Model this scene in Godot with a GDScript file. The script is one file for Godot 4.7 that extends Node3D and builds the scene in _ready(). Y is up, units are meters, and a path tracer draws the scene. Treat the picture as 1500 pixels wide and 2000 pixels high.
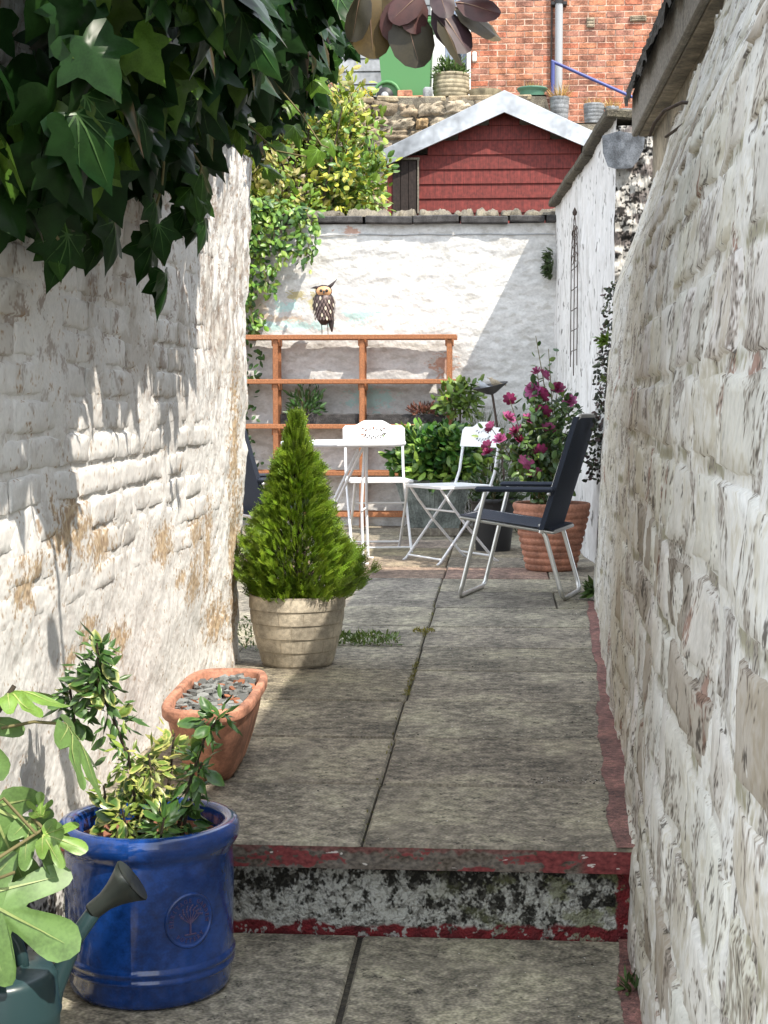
extends Node3D
# A narrow whitewashed back yard: path between two old walls, bistro set, pots, shed and brick house above.
# World: y up, terrace floor y = 0, path runs along -z, camera stands at z = 0.

class MB:
	var v := PackedVector3Array()
	var c := PackedColorArray()
	var u := PackedVector2Array()
	var ix := PackedInt32Array()
	var col := Color(1, 1, 1)
	func p(a: Vector3, t := Vector2.ZERO) -> int:
		v.append(a); c.append(col); u.append(t)
		return v.size() - 1
	func t3(a: int, b: int, d: int) -> void:
		ix.append(a); ix.append(b); ix.append(d)
	func tri_o(a: Vector3, b: Vector3, d: Vector3, out: Vector3) -> void:
		var i := p(a); p(b); p(d)
		if (d - a).cross(b - a).dot(out) >= 0: t3(i, i + 1, i + 2)
		else: t3(i, i + 2, i + 1)
	func quad_o(a: Vector3, b: Vector3, d: Vector3, e: Vector3, out: Vector3) -> void:
		var i := p(a, Vector2(0, 0)); p(b, Vector2(1, 0)); p(d, Vector2(1, 1)); p(e, Vector2(0, 1))
		if (d - a).cross(b - a).dot(out) >= 0:
			t3(i, i + 1, i + 2); t3(i, i + 2, i + 3)
		else:
			t3(i, i + 2, i + 1); t3(i, i + 3, i + 2)
	func box(ctr: Vector3, s: Vector3, bv := 0.004, b := Basis.IDENTITY) -> void:
		var h := s * 0.5
		bv = minf(bv, minf(h.x, minf(h.y, h.z)) * 0.9)
		var q := {}
		for sx in [-1, 1]:
			for sy in [-1, 1]:
				for sz in [-1, 1]:
					q[[sx, sy, sz, 0]] = ctr + b * Vector3(sx * h.x, sy * (h.y - bv), sz * (h.z - bv))
					q[[sx, sy, sz, 1]] = ctr + b * Vector3(sx * (h.x - bv), sy * h.y, sz * (h.z - bv))
					q[[sx, sy, sz, 2]] = ctr + b * Vector3(sx * (h.x - bv), sy * (h.y - bv), sz * h.z)
		for s1 in [-1, 1]:
			quad_o(q[[s1, -1, -1, 0]], q[[s1, 1, -1, 0]], q[[s1, 1, 1, 0]], q[[s1, -1, 1, 0]], b * Vector3(s1, 0, 0))
			quad_o(q[[-1, s1, -1, 1]], q[[1, s1, -1, 1]], q[[1, s1, 1, 1]], q[[-1, s1, 1, 1]], b * Vector3(0, s1, 0))
			quad_o(q[[-1, -1, s1, 2]], q[[1, -1, s1, 2]], q[[1, 1, s1, 2]], q[[-1, 1, s1, 2]], b * Vector3(0, 0, s1))
			for s2 in [-1, 1]:
				quad_o(q[[s1, s2, -1, 0]], q[[s1, s2, 1, 0]], q[[s1, s2, 1, 1]], q[[s1, s2, -1, 1]], b * Vector3(s1, s2, 0))
				quad_o(q[[s1, -1, s2, 0]], q[[s1, 1, s2, 0]], q[[s1, 1, s2, 2]], q[[s1, -1, s2, 2]], b * Vector3(s1, 0, s2))
				quad_o(q[[-1, s1, s2, 1]], q[[1, s1, s2, 1]], q[[1, s1, s2, 2]], q[[-1, s1, s2, 2]], b * Vector3(0, s1, s2))
				for s3 in [-1, 1]:
					tri_o(q[[s1, s2, s3, 0]], q[[s1, s2, s3, 1]], q[[s1, s2, s3, 2]], b * Vector3(s1, s2, s3))
	func bar(a: Vector3, e: Vector3, w: float, t: float, side := Vector3.UP, bv := 0.003) -> void:
		var z := (e - a).normalized()
		var x := side.cross(z)
		if x.length() < 0.01: x = Vector3.RIGHT.cross(z)
		x = x.normalized()
		var y := z.cross(x)
		box((a + e) * 0.5, Vector3(w, t, (e - a).length()), bv, Basis(x, y, z))
	func tube(pts: Array, rad, seg := 8, capped := true) -> void:
		var n := pts.size()
		var x := Vector3.ZERO
		var base := v.size()
		for i in n:
			var dir: Vector3 = (pts[mini(i + 1, n - 1)] - pts[maxi(i - 1, 0)]).normalized()
			if i == 0:
				x = dir.cross(Vector3.UP if absf(dir.y) < 0.9 else Vector3.RIGHT).normalized()
			else:
				x = (x - dir * x.dot(dir)).normalized()
			var y := dir.cross(x)
			var r: float = rad[i] if rad is Array else rad
			for k in seg:
				var a := TAU * k / seg
				p(pts[i] + (x * cos(a) + y * sin(a)) * r, Vector2(float(k) / seg, float(i) / n))
		for i in n - 1:
			for k in seg:
				var a := base + i * seg + k
				var b := base + i * seg + (k + 1) % seg
				t3(a, a + seg, b + seg); t3(a, b + seg, b)
		if capped:
			for e in [0, n - 1]:
				var m := p(pts[e])
				for k in seg:
					var a: int = base + e * seg + k
					var b: int = base + e * seg + (k + 1) % seg
					if e == 0: t3(m, a, b)
					else: t3(m, b, a)
	func lathe(prof: Array, seg := 40, ctr := Vector3.ZERO) -> void:
		var base := v.size()
		for i in prof.size():
			for k in seg + 1:
				var a := TAU * k / seg
				p(ctr + Vector3(prof[i].x * sin(a), prof[i].y, prof[i].x * cos(a)), Vector2(float(k) / seg, prof[i].y))
		for i in prof.size() - 1:
			if (prof[i] as Vector2).distance_to(prof[i + 1]) < 0.00001: continue
			for k in seg:
				var a := base + i * (seg + 1) + k
				var b := a + seg + 1
				t3(a, b, b + 1); t3(a, b + 1, a + 1)
	func sheet(nu: int, nv: int, f: Callable, uv0 := Vector2.ZERO, uv1 := Vector2.ONE, flip := false) -> void:
		var base := v.size()
		for j in nv + 1:
			for i in nu + 1:
				var a := float(i) / nu
				var b := float(j) / nv
				p(f.call(a, b), Vector2(lerpf(uv0.x, uv1.x, a), lerpf(uv0.y, uv1.y, b)))
		for j in nv:
			for i in nu:
				var a := base + j * (nu + 1) + i
				var b := a + nu + 1
				if flip:
					t3(a, b + 1, b); t3(a, a + 1, b + 1)
				else:
					t3(a, b, b + 1); t3(a, b + 1, a + 1)
	func mesh() -> ArrayMesh:
		var n := PackedVector3Array()
		n.resize(v.size())
		for i in range(0, ix.size(), 3):
			var a := ix[i]
			var b := ix[i + 1]
			var d := ix[i + 2]
			var m := (v[d] - v[a]).cross(v[b] - v[a])
			n[a] += m; n[b] += m; n[d] += m
		for i in n.size():
			n[i] = n[i].normalized() if n[i].length_squared() > 1e-20 else Vector3.UP
		var arr := []
		arr.resize(Mesh.ARRAY_MAX)
		arr[Mesh.ARRAY_VERTEX] = v; arr[Mesh.ARRAY_NORMAL] = n; arr[Mesh.ARRAY_COLOR] = c
		arr[Mesh.ARRAY_TEX_UV] = u; arr[Mesh.ARRAY_INDEX] = ix
		var am := ArrayMesh.new()
		am.add_surface_from_arrays(Mesh.PRIMITIVE_TRIANGLES, arr)
		return am

var rng := RandomNumberGenerator.new()
var N := FastNoiseLite.new()
var NC := FastNoiseLite.new()
var M := {}
var used := {}

func n2(x: float, y: float) -> float:
	return N.get_noise_2d(x, y) * 1.6
func ss(a: float, b: float, x: float) -> float:
	return smoothstep(a, b, x)
func rr(a: float, b: float) -> float:
	return rng.randf_range(a, b)
func lin(r: float, g: float, b: float) -> Color:
	return Color(r, g, b).linear_to_srgb()
func numbered(called: String, where: Node) -> String:
	var key := str(where.get_instance_id()) + called
	var k: int = used.get(key, 0)
	used[key] = k + 1
	return called if k == 0 else "%s_%03d" % [called, k]
func thing(called: String, label: String, category: String, at := Vector3.ZERO, turn := 0.0, group := "") -> Node3D:
	var o := Node3D.new()
	o.name = numbered(called, self)
	add_child(o)
	o.position = at
	o.rotation.y = turn
	o.set_meta("label", label)
	o.set_meta("category", category)
	if group: o.set_meta("group", group)
	return o
func part(parent: Node, called: String, m: Mesh, mat: Material, label := "") -> MeshInstance3D:
	var o := MeshInstance3D.new()
	o.name = numbered(called, parent)
	o.mesh = m
	o.material_override = mat
	parent.add_child(o, true)
	if label: o.set_meta("label", label)
	return o
func struct(called: String, m: Mesh, mat: Material) -> MeshInstance3D:
	var o := part(self, called, m, mat)
	o.set_meta("kind", "structure")
	return o
func many(parent: Node, called: String, m: Mesh, mat: Material, tf: Array, cols := []) -> MultiMeshInstance3D:
	var mm := MultiMesh.new()
	mm.transform_format = MultiMesh.TRANSFORM_3D
	mm.use_colors = cols.size() > 0
	mm.mesh = m
	mm.instance_count = tf.size()
	for i in tf.size():
		mm.set_instance_transform(i, tf[i])
		if cols.size() > 0: mm.set_instance_color(i, cols[i])
	var o := MultiMeshInstance3D.new()
	o.name = numbered(called, parent)
	o.multimesh = mm
	o.material_override = mat
	parent.add_child(o, true)
	o.set_meta("kind", "stuff")
	return o

# ---------- textures and materials
func noise_img(w: int, h: int, freq: float, sd: int, oct := 4, kind := FastNoiseLite.TYPE_SIMPLEX_SMOOTH, seamless := true) -> PackedByteArray:
	var f := FastNoiseLite.new()
	f.noise_type = kind
	f.seed = sd
	f.frequency = freq
	f.fractal_octaves = oct
	var im: Image = f.get_seamless_image(w, h) if seamless else f.get_image(w, h)
	im.convert(Image.FORMAT_L8)
	return im.get_data()
func tex_of(im: Image) -> ImageTexture:
	return ImageTexture.create_from_image(im)
func grey_tex(w: int, h: int, d: PackedByteArray) -> ImageTexture:
	return tex_of(Image.create_from_data(w, h, false, Image.FORMAT_L8, d))
func bake(w: int, h: int, f: Callable) -> ImageTexture:
	var d := PackedByteArray()
	d.resize(w * h * 3)
	var k := 0
	for j in h:
		for i in w:
			var c: Color = f.call((i + 0.5) / w, (j + 0.5) / h)
			c = c.linear_to_srgb()
			d[k] = clampi(int(c.r * 255.0), 0, 255); d[k + 1] = clampi(int(c.g * 255.0), 0, 255); d[k + 2] = clampi(int(c.b * 255.0), 0, 255)
			k += 3
	return tex_of(Image.create_from_data(w, h, false, Image.FORMAT_RGB8, d))
func mat(c: Color, rough := 0.8, metal := 0.0, spec := 0.5) -> StandardMaterial3D:
	var m := StandardMaterial3D.new()
	m.albedo_color = c
	m.roughness = rough
	m.metallic = metal
	m.metallic_specular = spec
	m.vertex_color_use_as_albedo = true
	m.cull_mode = BaseMaterial3D.CULL_DISABLED
	return m
func tri_mat(c: Color, t: Texture2D, scale: Vector3, bump: Texture2D = null, bscale := 0.2, rough := 0.9, world := true) -> StandardMaterial3D:
	var m := mat(c, rough)
	m.albedo_texture = t
	m.uv1_triplanar = true
	m.uv1_world_triplanar = world
	m.uv1_scale = scale
	if bump:
		m.heightmap_enabled = true
		m.heightmap_texture = bump
		m.heightmap_scale = bscale
	return m
func uv_mat(t: Texture2D, bump: Texture2D = null, bscale := 0.2, rough := 0.92) -> StandardMaterial3D:
	var m := mat(Color.WHITE, rough, 0.0, 0.35)
	m.albedo_texture = t
	if bump:
		m.heightmap_enabled = true
		m.heightmap_texture = bump
		m.heightmap_scale = bscale
	return m
func leaf_mat(rough := 0.45, back := 0.35) -> StandardMaterial3D:
	var m := mat(Color.WHITE, rough, 0.0, 0.5)
	if M.has("leaf_tex"):
		m.albedo_texture = M.leaf_tex
		m.uv1_triplanar = true
		m.uv1_scale = Vector3.ONE * 0.8
	m.backlight_enabled = true
	m.backlight = Color(back, back, back * 0.6)
	return m

func make_materials() -> void:
	var S := 512
	var a := noise_img(S, S, 0.006, 1, 4)
	var b := noise_img(S, S, 0.05, 2, 4)
	var g := noise_img(S, S, 0.22, 3, 2)
	var s := noise_img(S, S, 0.035, 7, 5)
	# weathered concrete: blotches, grit, pale lichen dots, dark spots
	var d := PackedByteArray()
	d.resize(S * S * 3)
	for i in S * S:
		var va := a[i] / 255.0
		var vb := b[i] / 255.0
		var vg := g[i] / 255.0
		var l := 0.66 + 0.32 * (va - 0.5) + 0.42 * (vb - 0.5) + 0.42 * (vg - 0.5)
		var li := ss(0.72, 0.8, vg) * ss(0.55, 0.7, vb)
		l = lerpf(l, 0.95, li * 0.7)
		l *= 1.0 - 0.6 * ss(0.74, 0.82, s[i] / 255.0) * ss(0.5, 0.6, vg)
		var gr := ss(0.5, 0.75, s[(i * 3) % (S * S)] / 255.0) * 0.05 + ss(0.55, 0.8, va) * 0.05
		d[i * 3] = clampi(int(255 * (l - gr * 0.2)), 0, 255)
		d[i * 3 + 1] = clampi(int(255 * (l * 0.975 - gr * 0.05)), 0, 255)
		d[i * 3 + 2] = clampi(int(255 * (l * 0.93 - gr * 0.35)), 0, 255)
	var concrete := tex_of(Image.create_from_data(S, S, false, Image.FORMAT_RGB8, d))
	# generic mottle
	var e := PackedByteArray()
	e.resize(S * S)
	for i in S * S:
		e[i] = clampi(int(255 * (0.8 + 0.5 * (a[i] / 255.0 - 0.5) + 0.35 * (b[i] / 255.0 - 0.5) + 0.2 * (g[i] / 255.0 - 0.5))), 0, 255)
	var mottle := grey_tex(S, S, e)
	var grit := grey_tex(S, S, g)
	var lf := PackedByteArray()
	lf.resize(S * S)
	for i in S * S: lf[i] = clampi(int(255 * (0.92 + 0.28 * (a[i] / 255.0 - 0.5) + 0.2 * (b[i] / 255.0 - 0.5))), 0, 255)
	M.leaf_tex = grey_tex(S, S, lf)
	var rough_t := PackedByteArray()
	rough_t.resize(S * S)
	for i in S * S: rough_t[i] = (int(b[i]) + int(g[i])) / 2
	var lump := grey_tex(S, S, rough_t)
	# wood: streaks along v
	var w := PackedByteArray()
	w.resize(S * S)
	for j in S:
		for i in S:
			var k := i + (j / 24) * S
			w[i + j * S] = clampi(int(255 * (0.78 + 0.35 * (g[(k * 1) % (S * S)] / 255.0 - 0.5) + 0.3 * (b[i + j * S] / 255.0 - 0.5))), 0, 255)
	var wood := grey_tex(S, S, w)
	M.mottle = mottle; M.lump = lump; M.grit = grit; M.wood_tex = wood
	M.slab = tri_mat(lin(0.64, 0.60, 0.52), concrete, Vector3.ONE * 0.9, lump, 0.3, 0.9, false)
	M.bed = tri_mat(lin(0.09, 0.08, 0.065), concrete, Vector3.ONE * 1.2, lump, 0.5, 1.0)
	M.redpaint = tri_mat(lin(0.50, 0.24, 0.23), concrete, Vector3.ONE * 1.7, lump, 0.3, 0.75)
	M.soil = tri_mat(lin(0.06, 0.04, 0.028), mottle, Vector3.ONE * 6.0, lump, 1.5, 1.0)
	M.earth = tri_mat(lin(0.13, 0.11, 0.07), mottle, Vector3.ONE * 0.8, lump, 2.0, 1.0)
	M.terracotta = tri_mat(lin(0.60, 0.27, 0.17), mottle, Vector3.ONE * 2.2, lump, 0.1, 0.8, false)
	M.terracotta2 = tri_mat(lin(0.66, 0.31, 0.20), mottle, Vector3.ONE * 3.0, lump, 0.08, 0.7, false)
	M.blueglaze = tri_mat(lin(0.012, 0.07, 0.32), mottle, Vector3.ONE * 1.5, null, 0.0, 0.16, false)
	M.blueglaze.clearcoat_enabled = true
	M.blueglaze.clearcoat = 0.6
	M.blueglaze.clearcoat_roughness = 0.06
	M.bluerelief = mat(lin(0.09, 0.065, 0.14), 0.3)
	M.beigepot = tri_mat(lin(0.68, 0.60, 0.47), mottle, Vector3(1.6, 1.6, 1.6), lump, 0.06, 0.55, false)
	M.potjoint = mat(lin(0.44, 0.38, 0.29), 0.6)
	M.zinc = tri_mat(lin(0.30, 0.34, 0.32), mottle, Vector3.ONE * 2.0, null, 0.0, 0.5, false)
	M.zinc.metallic = 0.35
	M.shelfwood = tri_mat(lin(0.60, 0.24, 0.10), wood, Vector3(3, 3, 3), null, 0.0, 0.65)
	M.greywood = tri_mat(lin(0.33, 0.29, 0.23), wood, Vector3(1.2, 1.2, 1.2), lump, 0.2, 0.9)
	M.whitemetal = mat(lin(0.82, 0.83, 0.85), 0.38)
	M.alu = mat(lin(0.72, 0.72, 0.70), 0.32, 0.9)
	M.navy = tri_mat(lin(0.065, 0.095, 0.17), grit, Vector3.ONE * 6.0, grit, 0.04, 0.75, false)
	M.black = mat(lin(0.02, 0.02, 0.022), 0.5)
	M.canteal = mat(lin(0.022, 0.05, 0.055), 0.32)
	M.canblack = mat(lin(0.028, 0.034, 0.03), 0.38)
	M.rust = tri_mat(lin(0.09, 0.06, 0.045), mottle, Vector3.ONE * 6.0, lump, 0.1, 0.7)
	M.shedred = tri_mat(lin(0.27, 0.042, 0.034), wood, Vector3(0.7, 0.7, 0.7), null, 0.0, 0.75)
	M.sheddark = tri_mat(lin(0.05, 0.035, 0.03), wood, Vector3(1, 1, 1), null, 0.0, 0.9)
	M.shedroof = tri_mat(lin(0.66, 0.71, 0.78), mottle, Vector3.ONE * 0.12, null, 0.0, 0.5)
	M.brick = tri_mat(lin(0.66, 0.29, 0.18), mottle, Vector3.ONE * 1.3, lump, 0.2, 0.9)
	M.mortar = tri_mat(lin(0.78, 0.54, 0.42), mottle, Vector3.ONE * 1.7, lump, 0.2, 1.0)
	M.rubble = tri_mat(lin(0.62, 0.52, 0.38), mottle, Vector3.ONE * 1.9, lump, 1.0, 1.0)
	M.siding = tri_mat(lin(0.40, 0.42, 0.45), mottle, Vector3.ONE * 0.15, null, 0.0, 0.6)
	M.white = mat(lin(0.82, 0.82, 0.80), 0.45)
	M.doorblue = mat(lin(0.22, 0.27, 0.36), 0.4)
	M.greypaint = mat(lin(0.36, 0.38, 0.40), 0.5)
	M.bin = mat(lin(0.075, 0.22, 0.075), 0.5)
	M.greenpot = mat(lin(0.08, 0.20, 0.14), 0.5)
	M.greypot = tri_mat(lin(0.34, 0.36, 0.38), mottle, Vector3.ONE * 2.0, null, 0.0, 0.6)
	M.stonepot = tri_mat(lin(0.50, 0.43, 0.29), mottle, Vector3.ONE * 3.0, lump, 0.15, 0.8)
	M.bluerail = mat(lin(0.06, 0.08, 0.26), 0.45)
	M.lead = tri_mat(lin(0.20, 0.22, 0.25), mottle, Vector3.ONE * 4.0, lump, 0.1, 0.55)
	M.lead.metallic = 0.3
	M.beigeboard = tri_mat(lin(0.42, 0.36, 0.26), mottle, Vector3.ONE * 0.6, null, 0.0, 0.7)
	M.fascia = tri_mat(lin(0.34, 0.31, 0.26), wood, Vector3(0.9, 2.0, 0.9), lump, 0.3, 0.85)
	M.felt = tri_mat(lin(0.07, 0.065, 0.055), mottle, Vector3.ONE * 3.0, lump, 0.5, 0.95)
	M.slate = tri_mat(lin(0.085, 0.08, 0.08), mottle, Vector3.ONE * 3.0, lump, 0.6, 0.8)
	M.mortarcap = tri_mat(lin(0.48, 0.44, 0.38), concrete, Vector3.ONE * 2.5, lump, 1.0, 0.95)
	M.copingstone = tri_mat(lin(0.24, 0.22, 0.18), concrete, Vector3.ONE * 1.5, lump, 0.8, 0.95)
	M.chip = mat(Color.WHITE, 0.7)
	M.leaf = leaf_mat(0.42, 0.4)
	M.gloss = leaf_mat(0.36, 0.3)
	M.ivy = leaf_mat(0.3, 0.25)
	M.ivy.metallic_specular = 0.24
	M.copper = leaf_mat(0.5, 0.35)
	M.petal = leaf_mat(0.6, 0.5)
	M.bark = tri_mat(lin(0.10, 0.075, 0.05), mottle, Vector3.ONE * 8.0, lump, 0.5, 0.95)
	M.twig = mat(lin(0.16, 0.14, 0.06), 0.8)
	M.owlbody = mat(lin(0.06, 0.045, 0.045), 0.45, 0.4)
	M.owlscale = mat(lin(0.13, 0.09, 0.08), 0.4, 0.5)
	M.owlspot = mat(lin(0.5, 0.42, 0.32), 0.5)
	M.owlface = mat(lin(0.62, 0.33, 0.16), 0.5)

# ---------- foliage meshes
func leaf_mesh(outline: Array, ctr: Vector2, fold: float, droop: float, cin: Color, cout: Color, veins := [], cv := Color.WHITE, wave := 0.0) -> ArrayMesh:
	# outline in leaf plane (x across, y along, base at 0,0); rings at 0, .55 and 1 of the way out
	var mb := MB.new()
	var f := func(q: Vector2) -> Vector3:
		return Vector3(q.x, q.y, -fold * absf(q.x) - droop * q.y * q.y + wave * sin(q.x * 9.0 + q.y * 7.0))
	mb.col = cin
	var c0 := mb.p(f.call(ctr))
	var n := outline.size()
	var r1 := []
	var r2 := []
	for q in outline:
		mb.col = cin
		r1.append(mb.p(f.call(ctr.lerp(q, 0.6))))
		mb.col = cout
		r2.append(mb.p(f.call(q)))
	for i in n:
		var j := (i + 1) % n
		mb.t3(c0, r1[i], r1[j])
		mb.t3(r1[i], r2[i], r2[j]); mb.t3(r1[i], r2[j], r1[j])
	mb.col = cv
	for q in veins:
		var dir: Vector2 = (q - Vector2.ZERO)
		var side := Vector2(-dir.y, dir.x).normalized() * 0.017
		var lift := Vector3(0, 0, 0.012)
		var a := mb.p(f.call(side) + lift)
		var b := mb.p(f.call(-side) + lift)
		for k in 4:
			var s: float = (k + 1) / 4.0
			var m1 := mb.p(f.call(dir * 0.93 * s + side * (1.05 - s)) + lift)
			var m2 := mb.p(f.call(dir * 0.93 * s - side * (1.05 - s)) + lift)
			mb.t3(a, m1, m2); mb.t3(a, m2, b)
			a = m1
			b = m2
	return mb.mesh()
const IVY := [Vector2(0, 0.03), Vector2(-0.12, -0.08), Vector2(-0.26, -0.14), Vector2(-0.42, -0.1), Vector2(-0.44, 0.04), Vector2(-0.40, 0.14), Vector2(-0.52, 0.26), Vector2(-0.62, 0.42), Vector2(-0.46, 0.44), Vector2(-0.32, 0.44), Vector2(-0.25, 0.52), Vector2(-0.2, 0.68), Vector2(-0.08, 0.86), Vector2(0, 1.0), Vector2(0.08, 0.86), Vector2(0.2, 0.68), Vector2(0.25, 0.52), Vector2(0.32, 0.44), Vector2(0.46, 0.44), Vector2(0.62, 0.42), Vector2(0.52, 0.26), Vector2(0.40, 0.14), Vector2(0.44, 0.04), Vector2(0.42, -0.1), Vector2(0.26, -0.14), Vector2(0.12, -0.08)]
const OVAL := [Vector2(0, 0), Vector2(-0.16, 0.14), Vector2(-0.27, 0.36), Vector2(-0.26, 0.62), Vector2(-0.14, 0.86), Vector2(0, 1.0), Vector2(0.14, 0.86), Vector2(0.26, 0.62), Vector2(0.27, 0.36), Vector2(0.16, 0.14)]
const ROUNDISH := [Vector2(0, 0), Vector2(-0.12, 0.08), Vector2(-0.26, 0.26), Vector2(-0.34, 0.5), Vector2(-0.31, 0.74), Vector2(-0.2, 0.91), Vector2(-0.07, 0.99), Vector2(0, 1.0), Vector2(0.07, 0.99), Vector2(0.2, 0.91), Vector2(0.31, 0.74), Vector2(0.34, 0.5), Vector2(0.26, 0.26), Vector2(0.12, 0.08)]
const LANCE := [Vector2(0, 0), Vector2(-0.13, 0.25), Vector2(-0.15, 0.55), Vector2(0, 1.0), Vector2(0.15, 0.55), Vector2(0.13, 0.25)]
const FIG := [Vector2(0, 0.02), Vector2(-0.16, -0.1), Vector2(-0.34, -0.06), Vector2(-0.46, 0.06), Vector2(-0.44, 0.16), Vector2(-0.26, 0.17), Vector2(-0.24, 0.22), Vector2(-0.46, 0.36), Vector2(-0.56, 0.52), Vector2(-0.5, 0.64), Vector2(-0.36, 0.6), Vector2(-0.15, 0.42), Vector2(-0.12, 0.46), Vector2(-0.18, 0.7), Vector2(-0.17, 0.88), Vector2(0, 1.0), Vector2(0.17, 0.88), Vector2(0.18, 0.7), Vector2(0.12, 0.46), Vector2(0.15, 0.42), Vector2(0.36, 0.6), Vector2(0.5, 0.64), Vector2(0.56, 0.52), Vector2(0.46, 0.36), Vector2(0.24, 0.22), Vector2(0.26, 0.17), Vector2(0.44, 0.16), Vector2(0.46, 0.06), Vector2(0.34, -0.06), Vector2(0.16, -0.1)]
func smooth_outline(o: Array) -> Array:
	var out := []
	var n := o.size()
	for i in n:
		out.append(o[i])
		if i > 0 and i < n - 1: out.append((o[i] as Vector2).cubic_interpolate(o[i + 1], o[i - 1], o[(i + 2) % n], 0.5))
	return out
func leaf_tf(at: Vector3, along: Vector3, face: Vector3, size: float) -> Transform3D:
	var y := along.normalized()
	var x := y.cross(face)
	if x.length() < 0.02: x = y.cross(Vector3(0.3, 0.5, 0.8))
	x = x.normalized()
	return Transform3D(Basis(x * size, y * size, x.cross(y) * size), at)
func rv() -> Vector3:
	return Vector3(rr(-1, 1), rr(-1, 1), rr(-1, 1))
func spread(n: int, f: Callable) -> Array:
	var out := []
	for i in n: out.append(f.call())
	return out
func tint(c: Color, amt := 0.25) -> Color:
	var k := rr(1.0 - amt, 1.0 + amt)
	return Color(c.r * k * rr(0.9, 1.12), c.g * k, c.b * k * rr(0.85, 1.15))

# ---------- wall surfaces
const LX := -0.93
const RZ0 := 3.3
func right_base(d: float) -> float:
	return 0.291 + (d - RZ0) * 0.0388
func lean(h: float) -> float:
	if h < 0.0: return 0.0
	if h < 0.93: return 0.035 * h / 0.93
	if h < 1.41: return lerpf(0.035, 0.09, (h - 0.93) / 0.48)
	return lerpf(0.09, 0.28, (h - 1.41) / 0.59)
func xl(d: float, h: float) -> float:
	var q := ss(4.6, 5.4, d)
	return LX + 0.028 * h + 0.014 * n2(d * 0.9, h * 0.9) + 0.004 * n2(d * 4.0, h * 4.0) + 0.0014 * n2(d * 13.0 + 5.0, h * 13.0) + (0.001 + 0.0045 * q) * n2(d * 24.0, h * (24.0 - 16.0 * q) + 3.0)
func xr(d: float, h: float) -> float:
	var far := ss(3.6, 5.0, d)
	var b := right_base(d) + lean(h) - 0.014 * n2(d * 0.8 + 31.0, h * 0.8)
	b -= 0.004 * n2(d * 2.4 + 3.0, h * 3.0) + 0.002 * n2(d * 9.0, h * 9.0) + 0.0012 * n2(d * 25.0, h * 25.0)
	b -= far * 0.008 * NC.get_noise_2d(d * 2.6, h * 5.5)
	return b
func zb(x: float, h: float) -> float:
	return -11.9 + 0.014 * n2(x * 0.8 + 70.0, h * 0.8) + 0.006 * n2(x * 3.0, h * 6.0 + 20.0) + 0.0022 * n2(x * 8.0, h * 18.0) + 0.0008 * n2(x * 25.0, h * 40.0)

func _ready() -> void:
	rng.seed = 20240611
	N.noise_type = FastNoiseLite.TYPE_SIMPLEX_SMOOTH
	N.frequency = 1.0
	N.fractal_octaves = 3
	NC.noise_type = FastNoiseLite.TYPE_CELLULAR
	NC.frequency = 1.0
	NC.cellular_return_type = FastNoiseLite.RETURN_DISTANCE
	# ----- camera, sky, sun, exposure
	var cam := Camera3D.new()
	cam.name = "camera"
	cam.position = Vector3(0, 0.93, 0)
	cam.rotation = Vector3(-atan(215.0 / 3100.0), atan(220.0 / 3100.0), 0)
	cam.fov = rad_to_deg(2.0 * atan(1000.0 / 3100.0))
	cam.near = 0.05
	cam.far = 300.0
	cam.current = true
	add_child(cam)
	var env := Environment.new()
	env.background_mode = Environment.BG_SKY
	var psm := ProceduralSkyMaterial.new()
	psm.sky_top_color = Color(0.79, 0.825, 0.87)
	psm.sky_horizon_color = Color(0.93, 0.935, 0.94)
	psm.sky_curve = 0.16
	psm.ground_bottom_color = Color(0.36, 0.34, 0.3)
	psm.ground_horizon_color = Color(0.7, 0.72, 0.72)
	psm.sun_angle_max = 6.0
	psm.energy_multiplier = 1.5
	var sky := Sky.new()
	sky.sky_material = psm
	env.sky = sky
	env.background_energy_multiplier = 1.0
	env.tonemap_mode = Environment.TONE_MAPPER_LINEAR
	env.tonemap_exposure = 2.0
	env.sdfgi_enabled = true
	env.ssao_enabled = true
	env.ssil_enabled = true
	var we := WorldEnvironment.new()
	we.name = "world_environment"
	we.environment = env
	add_child(we)
	var sun := DirectionalLight3D.new()
	sun.name = "sun"
	sun.light_energy = 1.05
	sun.light_color = Color(1.0, 0.965, 0.91)
	sun.light_angular_distance = 0.5
	sun.shadow_enabled = true
	add_child(sun)
	sun.look_at_from_position(Vector3.ZERO, Vector3(-0.54, -1.0, -0.52), Vector3.UP)
	make_materials()
	build_ground()
	build_left_wall()
	build_right_wall()
	build_back_wall()
	build_far_wall()
	build_outbuilding()
	build_hill()
	build_house()
	build_shed()
	build_yard_things()
	build_ivy()
	build_back_bush()
	build_shelf()
	build_furniture()
	build_far_plants()
	build_conifer()
	build_trough()
	build_blue_pot()
	build_can_and_fig()
	build_copper()
	build_small()

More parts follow.
